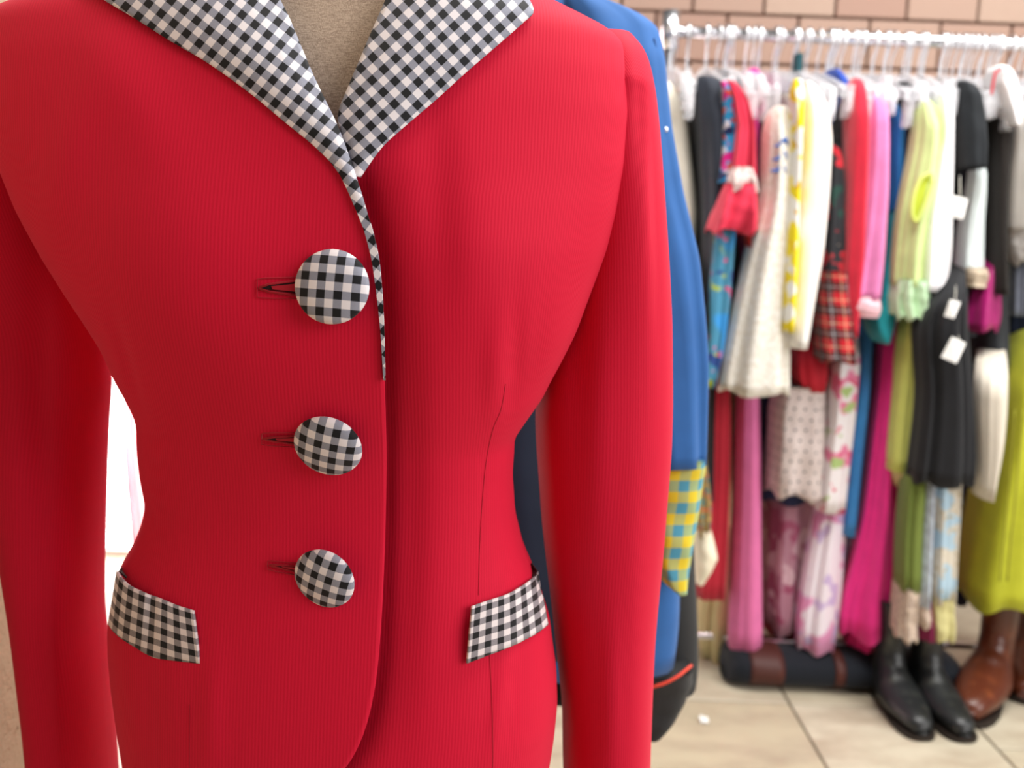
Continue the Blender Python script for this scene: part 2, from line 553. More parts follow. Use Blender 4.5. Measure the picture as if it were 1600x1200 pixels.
def hit(px, py, off=0.0):
    d = ray(px, py); y = .64
    for _ in range(30):
        p = CAM + d * (y / d[1])
        y = .5 * y + .5 * (front(p[0], p[2]) - off)
    return CAM + d * (y / d[1])
def theta_at(z, xpix_of_y):
    """front angle where the torso surface crosses a traced line x = f(y)"""
    lo, hi = math.radians(4), math.radians(176)
    for _ in range(34):
        mid = (lo + hi) / 2
        px, py = proj(tors(mid, z))
        if px > xpix_of_y(py): lo = mid
        else: hi = mid
    return (lo + hi) / 2
def fcurve(pts):
    P = curve_pts(pts, 200); o = np.argsort(P[:, 1])
    return lambda y: float(np.interp(y, P[o, 1], P[o, 0]))

for _it in range(5):
    idx = range(0, 500, 4); cl = []; cr = []
    for i_ in idx:
        z_ = ZS[i_]
        P_ = [proj(tors(t_, z_)) for t_ in np.radians(np.r_[np.arange(-40, 41, 4)])]
        q_ = max(P_, key=lambda a: a[0]); cr.append((q_[0] - np.interp(q_[1], [a[0] for a in sil_R], [a[1] for a in sil_R])) * YC / FPX)
        P_ = [proj(tors(t_, z_)) for t_ in np.radians(np.r_[np.arange(140, 221, 4)])]
        q_ = min(P_, key=lambda a: a[0]); cl.append((q_[0] - np.interp(q_[1], [a[0] for a in sil_L], [a[1] for a in sil_L])) * YC / FPX)
    cl = np.clip(cl, -.02, .02); cr = np.clip(cr, -.02, .02)
    XL = XL - .8 * gsmooth(np.interp(np.arange(500), list(idx), cl), 4)
    XR = XR - .8 * gsmooth(np.interp(np.arange(500), list(idx), cr), 4)
jloc = (pix(512, 1300, YC)[0], YC, ZB)
jacket = thing('red_jacket', jloc, 'bright red ribbed jacket with gingham lapels and buttons on a dress form', 'jacket')

edge_pts = [(330, -115), (350, -40), (372, 0), (420, 90), (470, 170), (520, 235), (553, 272), (566, 311), (580, 360), (590, 420), (596, 500), (600, 600), (602, 700), (601, 800), (598, 900), (594, 980), (588, 1050), (577, 1110), (560, 1160), (535, 1200), (490, 1245), (430, 1290), (380, 1320)]
edge_f = fcurve(edge_pts)
und_pts = [(690, -115), (680, -40), (670, 0), (640, 90), (600, 160), (570, 220), (545, 262), (500, 300), (470, 420), (470, 800), (470, 1000), (440, 1100), (400, 1200), (330, 1320)]
und_f = fcurve(und_pts)
TH_SIDE = math.radians(190)
NR = 150
zs = np.linspace(ZT - .002, ZB + .002, NR)
def strip(name, f0, th_end, ncol, offs, direction, mat, dip=False):
    V = []; UV = []
    for z in zs:
        t0 = f0(z)
        pts = []
        for j in range(ncol):
            f = j / (ncol - 1)
            th = t0 + (th_end - t0) * f
            p = tors(th, z, offs(f, z))
            if dip and f < .5:
                px, py = proj(p)
                e = px - edge_f(py)
                p[1] += .014 * (math.exp(-e / 38) if e > 0 else 1) * min(1, max(0, (py - 215) / 90))
            pts.append(p)
        pts = np.array(pts)
        seg = np.r_[0, np.cumsum(np.hypot(np.diff(pts[:, 0]), np.diff(pts[:, 1])))]
        # anchor rib grain on the centre front
        ci = np.argmin(np.abs(pts[:, 0] - (jloc[0])) + (pts[:, 1] > YC) * 9)
        for p, s in zip(pts, seg):
            V.append(p); UV.append(((s - seg[ci]) * direction + pts[ci, 0], p[2]))
    return mesh_obj(name, V, grid_faces(NR, ncol, flip=direction > 0), mat, jacket, UV, solid=.0025, off=-1)
# wearer's right front (viewer's left) lies on top
strip('front_panel', lambda z: theta_at(z, edge_f), TH_SIDE, 110, lambda f, z: .0055 * (1 - f) ** 1.2 + .0006, -1, RED)
# body: viewer's right front, around the back, to the left side seam
strip('body', lambda z: theta_at(z, und_f), TH_SIDE - 2 * math.pi, 190, lambda f, z: 0.0, 1, RED, True)

# sleeves
def sleeve(name, rows, Ys, b, mat, parent, fold=None, N=56, M=110):
    R = np.array(rows, float)
    ys = np.linspace(R[0, 0], R[-1, 0], M)
    # denser near the cap
    f = np.linspace(0, 1, M) ** 1.35
    ys = R[0, 0] + (R[-1, 0] - R[0, 0]) * f
    V = []; UV = []
    for i, y in enumerate(ys):
        xl = np.interp(y, R[:, 0], gx(R[:, 1])); xr = np.interp(y, R[:, 0], gx(R[:, 2]))
        Yv = np.interp(y, R[:, 0], R[:, 3]) if R.shape[1] > 3 else Ys
        A = pix(xl, y, Yv); B = pix(xr, y, Yv)
        c = (A + B) / 2; hx = (B[0] - A[0]) / 2
        capf = min(1.0, math.sqrt(max(0.0, (y - R[0, 0]) / 120.0)) + .12)
        bb = b * capf
        hx = math.sqrt(max(hx * hx - (bb * c[0] / Yv) ** 2, (.45 * hx) ** 2))
        for j in range(N):
            an = 2 * math.pi * j / N
            cc, ss = math.cos(an), math.sin(an)
            k = 2 / 2.2
            x = c[0] + hx * math.copysign(abs(cc) ** k, cc)
            yy = Yv - bb * math.copysign(abs(ss) ** k, ss)
            if fold and ss > 0:
                yy -= fold(proj((x, yy, c[2])), ss)
            V.append((x, yy, c[2])); UV.append((an * (hx + bb) / 2 if j < N else 0, c[2]))
    Fc = grid_faces(M, N, True)
    Fc.append(tuple(range(N)))
    return mesh_obj(name, V, Fc, mat, parent, UV, solid=.002)
def gx(a): return a
def sm_rows(rows, n=60):
    R = np.array(rows, float)
    ys = np.linspace(R[0, 0], R[-1, 0], n)
    return np.column_stack([ys] + [gsmooth(np.interp(ys, R[:, 0], R[:, k]), 1.2) for k in range(1, R.shape[1])])
rs = [(50, 925, 975, .757), (54, 920, 984, .757), (62, 915, 996, .757), (90, 908, 1012, .762), (150, 905, 1023, .77), (200, 900, 1029, .77), (300, 893, 1037, .775), (400, 882, 1044, .78), (500, 862, 1049, .785), (600, 842, 1050, .785), (640, 835, 1050, .785), (700, 837, 1048, .785), (750, 841, 1044, .785), (800, 844, 1040, .785), (850, 849, 1036, .785), (900, 855, 1031, .785), (950, 861, 1026, .785), (1000, 866, 1022, .785), (1100, 877, 1018, .785), (1200, 878, 1015, .785), (1420, 890, 1010, .785)]
def g2(px, py, cx, cy, sx, sy, a): return a * math.exp(-((px - cx) / sx) ** 2 - ((py - cy) / sy) ** 2)
def fold_r(p, s):
    px, py = p
    e = 1 / (1 + math.exp((px - (1012 + (py - 210) * .03)) / 2.5)) * math.exp(-((py - 340) / 160) ** 2)
    return .012 * e + g2(px, py, 935, 700, 26, 160, .003) - g2(px, py, 905, 560, 22, 120, .004) + g2(px, py, 990, 900, 24, 200, .002) + g2(px, py, 955, 1080, 14, 160, .003) - g2(px, py, 1000, 180, 10, 80, .004)
def fold_l(p, s):
    px, py = p
    return g2(px, py, 30, 720, 30, 130, .004) + g2(px, py - (px - 90) * 2.2, 90, 1000, 12, 150, .004) - g2(px, py - (px - 75) * 2, 60, 720, 16, 100, .004) - g2(px, py, 60, 520, 24, 140, .005)
sleeve('sleeve', sm_rows(rs, 110), .785, .062, RED, jacket, fold_r)
ls = [(-18, -80, -40, .765), (0, -105, 0, .765), (30, -122, 15, .765), (100, -135, 35, .77), (200, -140, 62, .77), (300, -135, 92, .775), (400, -118, 125, .78), (460, -105, 150, .785), (500, -92, 168, .79), (560, -76, 176, .79), (600, -62, 177, .79), (650, -52, 173, .79), (720, -34, 170, .785), (800, -12, 168, .785), (850, 0, 167, .785), (900, 8, 166, .785), (960, 18, 166, .785), (1040, 28, 174, .785), (1120, 38, 180, .785), (1200, 46, 186, .785), (1420, 70, 196, .785)]
sleeve('sleeve', sm_rows(ls, 110), .785, .052, RED, jacket, fold_l)

# seams drawn as fine stitched ridges lying on the cloth
def surf_line(name, pts, r, mat, off=.0003, n=40, hitf=hit):
    P = curve_pts(pts, n)
    return tube(name, [hitf(x, y, off) for x, y in P], r, mat, jacket, 6)
SEAM = cloth('#a80c26', .8, .05)
surf_line('seam', [(790, 600), (783, 640), (770, 672), (760, 720), (754, 780), (750, 850), (748, 930)], .00017, SEAM)
surf_line('seam', [(765, 1022), (768, 1080), (770, 1140), (770, 1200), (768, 1260)], .00017, SEAM)
surf_line('seam', [(296, 1100), (296, 1150), (297, 1200), (300, 1260)], .00017, SEAM, .0045)
def hit_sl(px, py, off=0.0):
    return pix(px, py, .709 - off)

# ---------------------------------------------------------------- lapels
def ribbon(name, outer, inner, n, m, offf, mat, ang, period_scale=1.0, solid=.0022, uvmode='planar', paired=False):
    A = curve_pts(outer, n); B = curve_pts(inner, n)
    if paired:
        t_ = np.linspace(0, len(outer) - 1, n); k_ = np.arange(len(outer))
        A = np.column_stack([gsmooth(np.interp(t_, k_, [p[c] for p in outer]), 1.5) for c in (0, 1)])
        B = np.column_stack([gsmooth(np.interp(t_, k_, [p[c] for p in inner]), 1.5) for c in (0, 1)])
    V = []; UV = []
    ca, sa = math.cos(ang), math.sin(ang)
    k = .645 / FPX
    sacc = 0
    for i in range(n):
        if i: sacc += np.linalg.norm((A[i] + B[i]) / 2 - (A[i - 1] + B[i - 1]) / 2) * k
        for j in range(m):
            f = j / (m - 1)
            q = A[i] * (1 - f) + B[i] * f
            V.append(hit(q[0], q[1], offf(f, i / (n - 1))))
            if uvmode == 'planar':
                UV.append(((q[0] * ca + q[1] * sa) * k, (-q[0] * sa + q[1] * ca) * k))
            else:
                UV.append((np.linalg.norm(A[i] - B[i]) * f * k, sacc))
    return mesh_obj(name, V, grid_faces(n, m), mat, jacket, UV, solid=solid, off=0)
lap_off = lambda f, s: .0085 + (.008 * math.sin(math.pi * min(1, f * 1.02)) - .004 * max(0, f - .8) / .2) * max(0, 1 - s * 1.35) - .001 * s
ribbon('lapel',
       [(60, -75), (110, -38), (165, 2), (210, 28), (262, 62), (319, 94), (360, 122), (405, 156), (442, 188), (484, 221), (514, 249), (532, 272), (546, 302), (557, 330), (569, 360), (581, 405), (588.5, 460), (595, 520), (599, 600)],
       [(415, -75), (426, -35), (437, 0), (450, 24), (464, 58), (478, 92), (493, 127), (508, 158), (520, 182), (531, 207), (541, 235), (553, 270), (565, 305), (573, 330), (583, 360), (593, 405), (598, 460), (601, 520), (602.5, 600)],
       120, 26, lap_off, GING, math.radians(38), paired=True)
ribbon('lapel',
       [(795, -75), (815, -20), (833, 17), (819, 34), (777, 71), (725, 116), (680, 157), (631, 199), (596, 231), (562, 276)],
       [(630, -75), (617, -36), (604, -2), (592, 26), (578, 58), (562, 96), (546, 134), (530, 176), (533, 206), (553, 276)],
       60, 26, lambda f, s: .0045 + .006 * math.sin(math.pi * f) * (1 - s * .7) - .002 * max(0, f - .8) / .2, GING, math.radians(-43))
# ---------------------------------------------------------------- buttons & buttonholes
def button(cx, cy, rpx, nrm, spin, off):
    p = hit(cx, cy, off)
    r = rpx / FPX * p[1]
    V = []; UV = []
    prof = [(0, .0075), (.2, .0074), (.4, .0070), (.6, .0062), (.8, .0048), (.92, .0032), (.98, .0016), (1.0, 0), (.97, -.0016), (.86, -.0024), (.5, -.003), (0, -.003)]
    N = 48
    for f, h in prof:
        for j in range(N):
            a = 2 * math.pi * j / N
            V.append((f * r * math.cos(a), f * r * math.sin(a), h))
            aa = a + spin
            UV.append((f * r * math.cos(aa) * 1.02, f * r * math.sin(aa) * 1.02))
    q = Vector(nrm).to_track_quat('Z', 'Y').to_matrix()
    W = [p + np.array(q @ Vector(v)) for v in V]
    o = mesh_obj('button', W, grid_faces(len(prof), N, True), GING, jacket, UV)
    # shank
    b = hit(cx, cy, .002)
    sh = tube('shank', [p + np.array(q @ Vector((0, 0, -.002))), b], .003, SEAM, None, 8)
    sh.parent = o
    return o
button(519, 448, 58.5, (-.02, -.99, .12), math.radians(3), .010)
button(512.5, 697, 56, (-.12, -.92, -.40), math.radians(14), .0105)
button(507, 904, 53, (-.26, -.93, -.20), math.radians(18), .0105)

def poly_on(name, pts, mat, off, parent=jacket):
    V = [hit(x, y, off) for x, y in pts]
    return mesh_obj(name, V, [tuple(range(len(V)))], mat, parent, [(0, 0)] * len(V), smooth=False, solid=.0006)
HOLE = cloth('#1c0206', .95, .05)
LIP = cloth('#a80c24', .7, .05)
def buttonhole(x0, x1, yc, h, slope):
    o = poly_on('buttonhole', [(x0 + 4, yc), (x0 + 20, yc - h * .45 + slope * 16), (x1, yc - h + slope * (x1 - x0)), (x1, yc + h * .8 + slope * (x1 - x0)), (x0 + 22, yc + h * .25 + slope * 18)], HOLE, .0063)
    inner = poly_on('buttonhole_lining', [(x0 + 22, yc + .5 - h * .3 + slope * 20), (x1, yc - h * .7 + slope * (x1 - x0)), (x1, yc + h * .6 + slope * (x1 - x0)), (x0 + 24, yc + h * .2 + slope * 20)], LIP, .0069)
    for s in (-1, 1):
        P = [(x0, yc), (x0, yc + s * (h + 3)), (x0 + 12, yc + s * (h + 4.5) + slope * 12), (x1, yc + s * (h + 6) + slope * (x1 - x0))]
        tube('stitching', [hit(x, y, .0062) for x, y in P], .00035, SEAM, jacket, 6)
        P = [(x0 + 3, yc), (x0 + 18, yc + s * h * .5 + slope * 15), (x1, yc + s * (h + 1) + slope * (x1 - x0))]
        tube('buttonhole_lip', [hit(x, y, .0063) for x, y in P], .0008, RED_DK, jacket, 6)
buttonhole(402, 472, 450, 11, .0)
buttonhole(409, 466, 686, 5.5, .03)
buttonhole(418, 466, 883, 3.5, .14)

# ---------------------------------------------------------------- pocket welts
def welt(top, bot, stand, fold=None):
    A = curve_pts(top, 44); B = curve_pts(bot, 44)
    V = []; UV = []
    k = .665 / FPX; sacc = 0
    for i in range(44):
        s = i / 43
        if i: sacc += np.linalg.norm(A[i] - A[i - 1]) * k
        for j in range(14):
            f = j / 13
            q = A[i] * (1 - f) + B[i] * f
            o = .0035 + stand(s) * (1 - f) ** 1.0 + .0015 * math.sin(math.pi * f)
            if fold: o += fold(s, f)
            V.append(hit(q[0], q[1], o)); UV.append((sacc * 1.03, np.linalg.norm(A[i] - B[i]) * f * k))
    return mesh_obj('pocket_welt', V, grid_faces(44, 14), GING_S, jacket, UV, solid=.0022, off=0)
welt([(303, 954), (277, 946), (255, 937), (226, 926), (203, 915), (190, 903), (184, 893)],
     [(313, 1036), (278, 1032), (240, 1026), (212, 1010), (190, 996), (177, 984), (171, 974)],
     lambda s: .002 + .012 * s ** 2, lambda s, f: -.0030 * math.exp(-((s - .5) / .05) ** 2) * (1 - f) ** .5)
welt([(737, 947), (763, 938), (793, 928), (816, 915), (832, 903), (840, 893)],
     [(729, 1036), (760, 1024), (787, 1014), (816, 1001), (838, 989), (855, 976)],
     lambda s: .002 + .012 * s ** 2, lambda s, f: -.0025 * math.exp(-((s - .72) / .06) ** 2) * (1 - f) ** .5)
# welt ends turning back to the body
def welt_end(pts, offs):
    V = []; UV = []
    for (x, y), o in zip(pts, offs):
        V.append(hit(x, y, o)); UV.append((x * .00045, y * .00045))
    return V, UV
for pts in ([(184, 893), (199, 877), (203, 888), (196, 904)], [(840, 893), (830, 879), (827, 890), (832, 902)]):
    V = [hit(pts[0][0], pts[0][1], .016), pix(pts[1][0], pts[1][1], .73), pix(pts[2][0], pts[2][1], .735), hit(pts[3][0], pts[3][1], .008)]
    mesh_obj('welt_lining', V, [(0, 1, 2, 3)], cloth('#2a0a10', .9), jacket, [(0, 0)] * 4, smooth=False, solid=.0012)

# ---------------------------------------------------------------- dress form inside
form = thing('dress_form', (jloc[0], YC, 0), 'taupe linen dress form wearing the red jacket', 'mannequin')
V = []; N = 64; rows = 0
neck_px = [(-60, 415, 620), (-130, 440, 605), (-200, 452, 596), (-262, 455, 594)]
for z in np.linspace(ZB + .01, pix(512, -30, YC)[2], 70):
    for j in range(N):
        p = tors(2 * math.pi * j / N, z)
        xc = (np.interp(z, ZS, XL) + np.interp(z, ZS, XR)) / 2
        k = .93
        p[0] = xc + (p[0] - xc) * k * (1 if z < 1.0 else 1)
        p[1] = YC + (p[1] - YC) * .9 + (.006 if p[1] < YC else 0)
        V.append(p)
    rows += 1
zt = pix(512, -30, YC)[2]
base_l, base_r = pix(110, -30, YC)[0], pix(800, -30, YC)[0]
for k in range(1, 22):
    f = k / 21
    z = zt + .13 * f
    e = 1 - (1 - min(1, f * 1.9)) ** 1
    l0 = np.interp(zt, ZS, XL); r0 = np.interp(zt, ZS, XR)
    xc = (l0 + r0) / 2 * (1 - e) + pix(523, -60, YC)[0] * e
    a = (r0 - l0) / 2 * .93 * (1 - e) ** 1.6 + .046 * (1 - (1 - e) ** 1.6)
    b = .052
    for j in range(N):
        an = 2 * math.pi * j / N
        V.append((xc + a * math.cos(an), YC + .004 - b * math.sin(an), z))
    rows += 1
Fc = grid_faces(rows, N, True); Fc.append(tuple(range((rows - 1) * N, rows * N))); Fc.append(tuple(range(N))[::-1])
mesh_obj('form_body', V, Fc, LINEN, form)
WOOD = plain('dark_turned_wood', '#4a3020', .45)
tube('neck_cap', [(pix(523, -60, YC)[0], YC, zt + .13), (pix(523, -60, YC)[0], YC, zt + .15), (pix(523, -60, YC)[0], YC, zt + .165)], [.047, .044, .012], WOOD, form, 32)
tube('stand_pole', [(jloc[0], YC, .03), (jloc[0], YC, ZB + .03)], .016, DARK, form, 20)
tube('stand_base', [(jloc[0], YC, 0), (jloc[0], YC, .018), (jloc[0], YC, .035)], [.16, .155, .03], DARK, form, 40)

# ================================================================ clothes rack
YR = 2.30
ra = pix(1052, 46, YR); rb = pix(1700, 70, YR)
zr = pix(1330, 60, YR)[2]
rack = thing('garment_rack', (ra[0], YR, 0), 'chrome garment rack full of hanging clothes by the block wall', 'clothes rack')
xA = pix(1046, 60, YR)[0]; xB = xA + 1.62
tube('top_rail', [(xA, YR, zr), (xB, YR, zr)], .0135, CHROME, rack, 20)
ptop = pix(1046, 28, YR)[2]
def post(x):
    o = tube('post', [(x, YR, .09), (x, YR, ptop)], .016, CHROME, rack, 20)
    c = tube('collar', [(x, YR, zr - .04), (x, YR, zr + .045)], .022, CHROME, None, 20); c.parent = o
    c = tube('post_cap', [(x, YR, ptop), (x, YR, ptop + .012), (x, YR, ptop + .018)], [.018, .016, .004], CHROME, None, 20); c.parent = o
    tube('foot_bar', [(x, YR - .24, .125), (x, YR + .24, .125)], .0125, CHROME, rack, 16)
    for s in (-.22, .22):
        c = tube('caster', [(x - .012, YR + s, .032), (x + .012, YR + s, .032)], .032, DARK, rack, 24)
        tube('caster_stem', [(x, YR + s, .04), (x, YR + s, .125)], .008, CHROME, rack, 10)
post(xA); post(xB)
zlow = pix(1350, 1003, YR)[2]
tube('bottom_rail', [(xA, YR, zlow), (xB, YR, zlow)], .009, CHROME, rack, 16)

# one hanger: hook, clear arms, two clips (local: rail along x, arms along y)
def hanger_meshes():
    path = []
    for k in range(13):
        a = math.radians(-35 + k * (215 / 12))
        path.append((0, .019 * math.cos(a), .019 * math.sin(a)))
    path += [(0, -.018, -.02), (0, -.006, -.036), (0, 0, -.05), (0, 0, -.085)]
    hk = tube_geo(path, .0026, 6)
    top = [(-.230, -.150), (-.20, -.136), (-.12, -.108), (-.05, -.086), (0, -.076), (.05, -.086), (.12, -.108), (.19, -.136), (.230, -.150)]
    bot = [(-.230, -.166), (-.20, -.158), (-.12, -.142), (-.05, -.130), (0, -.124), (.05, -.130), (.12, -.142), (.19, -.158), (.230, -.166)]
    V = []; F = []
    n = len(top)
    for x in (-.006, .006):
        V += [(x, y, z) for y, z in top] + [(x, y, z) for y, z in bot]
    for i in range(n - 1):
        a = 2 * n
        F += [(i, i + 1, n + i + 1, n + i), (a + i + 1, a + i, a + n + i, a + n + i + 1), (i + 1, i, a + i, a + i + 1), (n + i, n + i + 1, a + n + i + 1, a + n + i)]
    F += [(0, n, 3 * n, 2 * n), (n - 1, 3 * n - 1, 4 * n - 1, 2 * n - 1)]
    return hk, (V, F)
(hv, hf), (pv, pf) = hanger_meshes()
def shared(name, V, F, mat, smooth=True):
    o = mesh_obj(name, V, F, mat, None, None, smooth); me = o.data; bpy.data.objects.remove(o); return me
ME_HOOK = shared('hook', hv, hf, STEEL)
ME_ARM = shared('hanger_arms', pv, pf, PLASTIC, False)
bmk = box_bm(.019, .030, .058, .005, 2); ME_CLIP = bpy.data.meshes.new('clip'); bmk.to_mesh(ME_CLIP); bmk.free(); ME_CLIP.materials.append(PLASTIC)
def hanger(x, rz, label, clip=True, drop=0.0):
    h = thing('clothes_hanger', (x, YR, zr), label, 'hanger', 'clear plastic hangers on the rack rail')
    h.rotation_euler = (0, 0, rz)
    def part(me, loc=(0, 0, 0)):
        o = bpy.data.objects.new(me.name, me); COL.objects.link(o); o.parent = h; o.location = loc; return o
    part(ME_HOOK); part(ME_ARM)
    if clip:
        part(ME_CLIP, (0, -.222, -.172 + .022 * math.sin(x * 97))); part(ME_CLIP, (0, .222, -.176))
    return h

# ------------------------------------------------ garments: traced strips turned into hanging cloth volumes
def cloth_loft(name, rows, Y, b, mat, parent, k=0, amp=0.0, M=30, N=30, round_top=True, hem=0.0, seed=0):
    R = np.array(rows, float)
    ys = np.linspace(R[0, 0], R[-1, 0], M)
    if round_top:
        ys = R[0, 0] + (R[-1, 0] - R[0, 0]) * np.linspace(0, 1, M) ** 1.5
    xl = np.interp(ys, R[:, 0], R[:, 1]); xr = np.interp(ys, R[:, 0], R[:, 2])
    if M > 12:
        xl[1:-1] = gsmooth(xl, .8)[1:-1]; xr[1:-1] = gsmooth(xr, .8)[1:-1]
    Yrow = np.interp(ys, R[:, 0], R[:, 3]) if R.shape[1] > 3 else np.full(M, Y)
    V = []; UV = []
    rnd = random.Random(seed + int(R[0, 1]))
    ph = rnd.uniform(0, 6); ph2 = rnd.uniform(0, 6)
    for i, y in enumerate(ys):
        Y = Yrow[i]
        A = pix(xl[i], y, Y); B = pix(xr[i], y, Y)
        c = (A + B) / 2; hx = max((B[0] - A[0]) / 2, .002)
        f = i / (M - 1)
        bb = b * (min(1.0, .25 + 1.6 * f ** .6) if round_top else 1.0)
        sway = .004 * math.sin(f * 5 + ph2)
        for j in range(N):
            an = 2 * math.pi * j / N
            cc, ss = math.cos(an), math.sin(an)
            rip = 1 + amp * 1.5 * (.4 + .6 * f) * (math.cos(k * an + ph + 1.2 * f) + .6 * math.cos((2 * k + 1) * an + ph2 - 1.5 * f)) + .012 * math.sin(f * 19 + 3 * an + ph)
            x = c[0] + hx * math.copysign(abs(cc) ** .72, cc) * (1 + (rip - 1) * .2)
            yy = Y - bb * math.copysign(abs(ss) ** .8, ss) * rip + sway
            z = c[2] - (hem * math.cos(k * an + ph) if i == M - 1 else 0)
            V.append((x, yy, z))
            arc = 0.0 if j == 0 else arc + math.hypot(V[-1][0] - V[-2][0], V[-1][1] - V[-2][1])
            UV.append((arc + ph, z))
    Fc = grid_faces(M, N, True); Fc.append(tuple(range(N)))
    return mesh_obj(name, V, Fc, mat, parent, UV, solid=.0022)

YB, YS = 2.31, 2.09
FIG = 'assorted clothes hanging on the rack'
_gn = [0]
SHORT = []
def garment(name, label, cat, parts, hang=True, body=None, ext=True, clip=True):
    """parts: (part name, material, Y, half depth, rows, ripple count, ripple amount, hem)"""
    _gn[0] += 1
    allx = [x for p in parts for r in p[4] for x in r[1:3]]
    top = parts[0][4]
    ct = (top[1][1] + top[1][2]) / 2
    lowp = max(parts, key=lambda p: p[4][-1][0])
    yb = lowp[4][-1][0]
    base = pix((lowp[4][-1][1] + lowp[4][-1][2]) / 2, yb, lowp[2])
    g = thing(name, base, label, cat, FIG)
    for p in parts:
        pn, mt, Y, b, rows = p[:5]
        k, amp, hem = (list(p[5:]) + [0, 0, 0])[:3] if len(p) > 5 else (5, .06, 0)
        rt = True
        if ext and p is parts[0] and rows[0][0] > 260:
            c = (rows[0][1] + rows[0][2]) / 2; c0 = min(max(c, 1075), 1640)
            rows = [(172, c0 - 4, c0 + 4), (200, c0 - 7, c0 + 7)] + ([(rows[0][0] - 60, c - 9, c + 9)] if rows[0][0] > 300 else []) + list(rows)
            y1 = p[4][0][0]
            rows = [tuple(r) + ((YB + .05 if r[0] < y1 else Y + .05 if r[0] == y1 else Y),) for r in rows]
        elif p is not parts[0]:
            rt = False
        cloth_loft(pn, rows, Y, b, mt, g, k, amp, 40 if len(rows) > 4 else 26, 52, rt, hem, _gn[0])
    if body:
        mt, wd, yb2 = body
        cloth_loft('body', [(150, ct - 4, ct + 4), (175, ct - wd, ct + wd), (300, ct - wd, ct + wd), (yb2, ct - wd, ct + wd)], YB + .04, .15, mt, g, 4, .05, 20, 26, True, 0, _gn[0])
    if hang:
        x = pix(ct, 62, YR)[0]
        sh = label
        for wd in (' with ', ' hanging ', ' between ', ' behind ', ' beside ', ' falling ', ' peeking ', ' overlapping ', ' next ', ' ending ', ' tapering ', ' reaching ', ' showing ', ' below ', ' flaring ', ' edged ', ' in ', ' left ', ' right ', ' under ', ' against ', ' folded ', ' at '):
            sh = sh.split(wd)[0]
        SHORT.append((x, sh))
        hanger(x, random.uniform(-.3, .3), 'clear hanger holding the ' + sh, clip and random.random() < .7)
    return g

CR = cloth('#e9e2d2', .85, .05, .1, .0008)
garment('jacket', 'cream jacket sleeve peeking out behind the blue jacket shoulder', 'jacket',
        [('sleeve', cloth('#ece5d4', .8), YS + .08, .05, [(128, 1026, 1044), (140, 1026, 1054), (165, 1026, 1066), (200, 1026, 1074), (260, 1030, 1081), (330, 1035, 1088), (390, 1045, 1084), (470, 1050, 1080)], 3, .05)], body=(cloth('#e9dfc0'), 7, 480))
garment('dress', 'plain black dress between the cream sleeve and the charcoal blazer', 'dress',
        [('body', cloth('#17181c'), YB, .15, [(138, 1068, 1078), (152, 1062, 1090), (200, 1062, 1098), (300, 1070, 1102), (400, 1078, 1106), (560, 1082, 1106), (760, 1080, 1104)], 5, .06)])
garment('blazer', 'charcoal navy blazer with a long dark sleeve', 'blazer',
        [('sleeve', cloth('#2b303b', .75, .12), YS + .02, .05, [(119, 1092, 1110), (123, 1088, 1124), (134, 1085, 1135), (152, 1085, 1143), (180, 1087, 1146), (210, 1089, 1145), (300, 1094, 1138), (400, 1096, 1128), (500, 1097, 1118), (568, 1098, 1112)], 3, .10)], body=(cloth('#22252c'), 10, 520))
PRN1 = printed('bright_blob_print', '#2f9fd8', [('#e0218c', 30, .52, 1.0), ('#e8551c', 36, .56, 5.0), ('#1c2a5c', 34, .58, 9.0), ('#f0e8f0', 40, .60, 3.0)])
garment('blouse', 'blouse printed in blue, pink and orange with a lime edge', 'blouse',
        [('sleeve', PRN1, YS - .035, .02, [(128, 1126, 1134), (150, 1130, 1148), (200, 1130, 1152), (250, 1127, 1150), (286, 1121, 1140)], 3, .05)])
PRN2 = printed('turquoise_floral_print', '#4a8fae', [('#b7c626', 16, .56, 2.0), ('#d65a86', 30, .62, 7.0), ('#2c4a8c', 26, .60, 4.0), ('#3c9ae0', 9, .58, 8.0)])
garment('floral_dress', 'turquoise and lime floral print dress with a narrow sleeve', 'dress',
        [('sleeve', PRN2, YS - .03, .025, [(300, 1126, 1148), (340, 1116, 1150), (400, 1112, 1146), (460, 1107, 1142), (520, 1108, 1134), (560, 1102, 1128), (604, 1101, 1115)], 4, .10)])
PINKR = cloth('#da2f4c', .7, .10)
garment('flounce_blouse', 'coral red blouse with a lace band and flared flounce sleeve', 'blouse',
        [('sleeve', PINKR, YS - .04, .035, [(126, 1136, 1144), (140, 1138, 1156), (160, 1142, 1168), (200, 1147, 1177), (250, 1141, 1179), (282, 1134, 1181)], 5, .12),
         ('lace_band', lace('white_lace_band', '#e8dcd6', '#c89a98', 160), YS - .044, .042, [(263, 1139, 1175), (280, 1133, 1180), (300, 1131, 1183)], 5, .1, .004),
         ('flounce', PINKR, YS - .042, .05, [(288, 1130, 1181), (320, 1118, 1182), (345, 1110, 1183), (362, 1106, 1182)], 5, .16, .008),
         ('flounce_lining', cloth('#d2301f', .7), YS - .02, .03, [(340, 1152, 1180), (370, 1162, 1178), (398, 1167, 1176)], 3, .1)], body=(PINKR, 9, 420))
garment('blouse', 'hot pink blouse behind the coral red flounce sleeve', 'blouse',
        [('body', cloth('#d63a8c'), YB - .02, .12, [(110, 1166, 1174), (124, 1152, 1180), (160, 1150, 1183), (260, 1160, 1184), (330, 1164, 1184)], 4, .05)])
bk = garment('dress', 'black dress edged with a dusty pink stripe', 'dress',
        [('body', cloth('#1a1618'), YB - .06, .12, [(168, 1178, 1188), (186, 1172, 1196), (300, 1174, 1200), (345, 1148, 1200), (400, 1145, 1195), (445, 1140, 1180), (590, 1136, 1160)], 4, .05)])
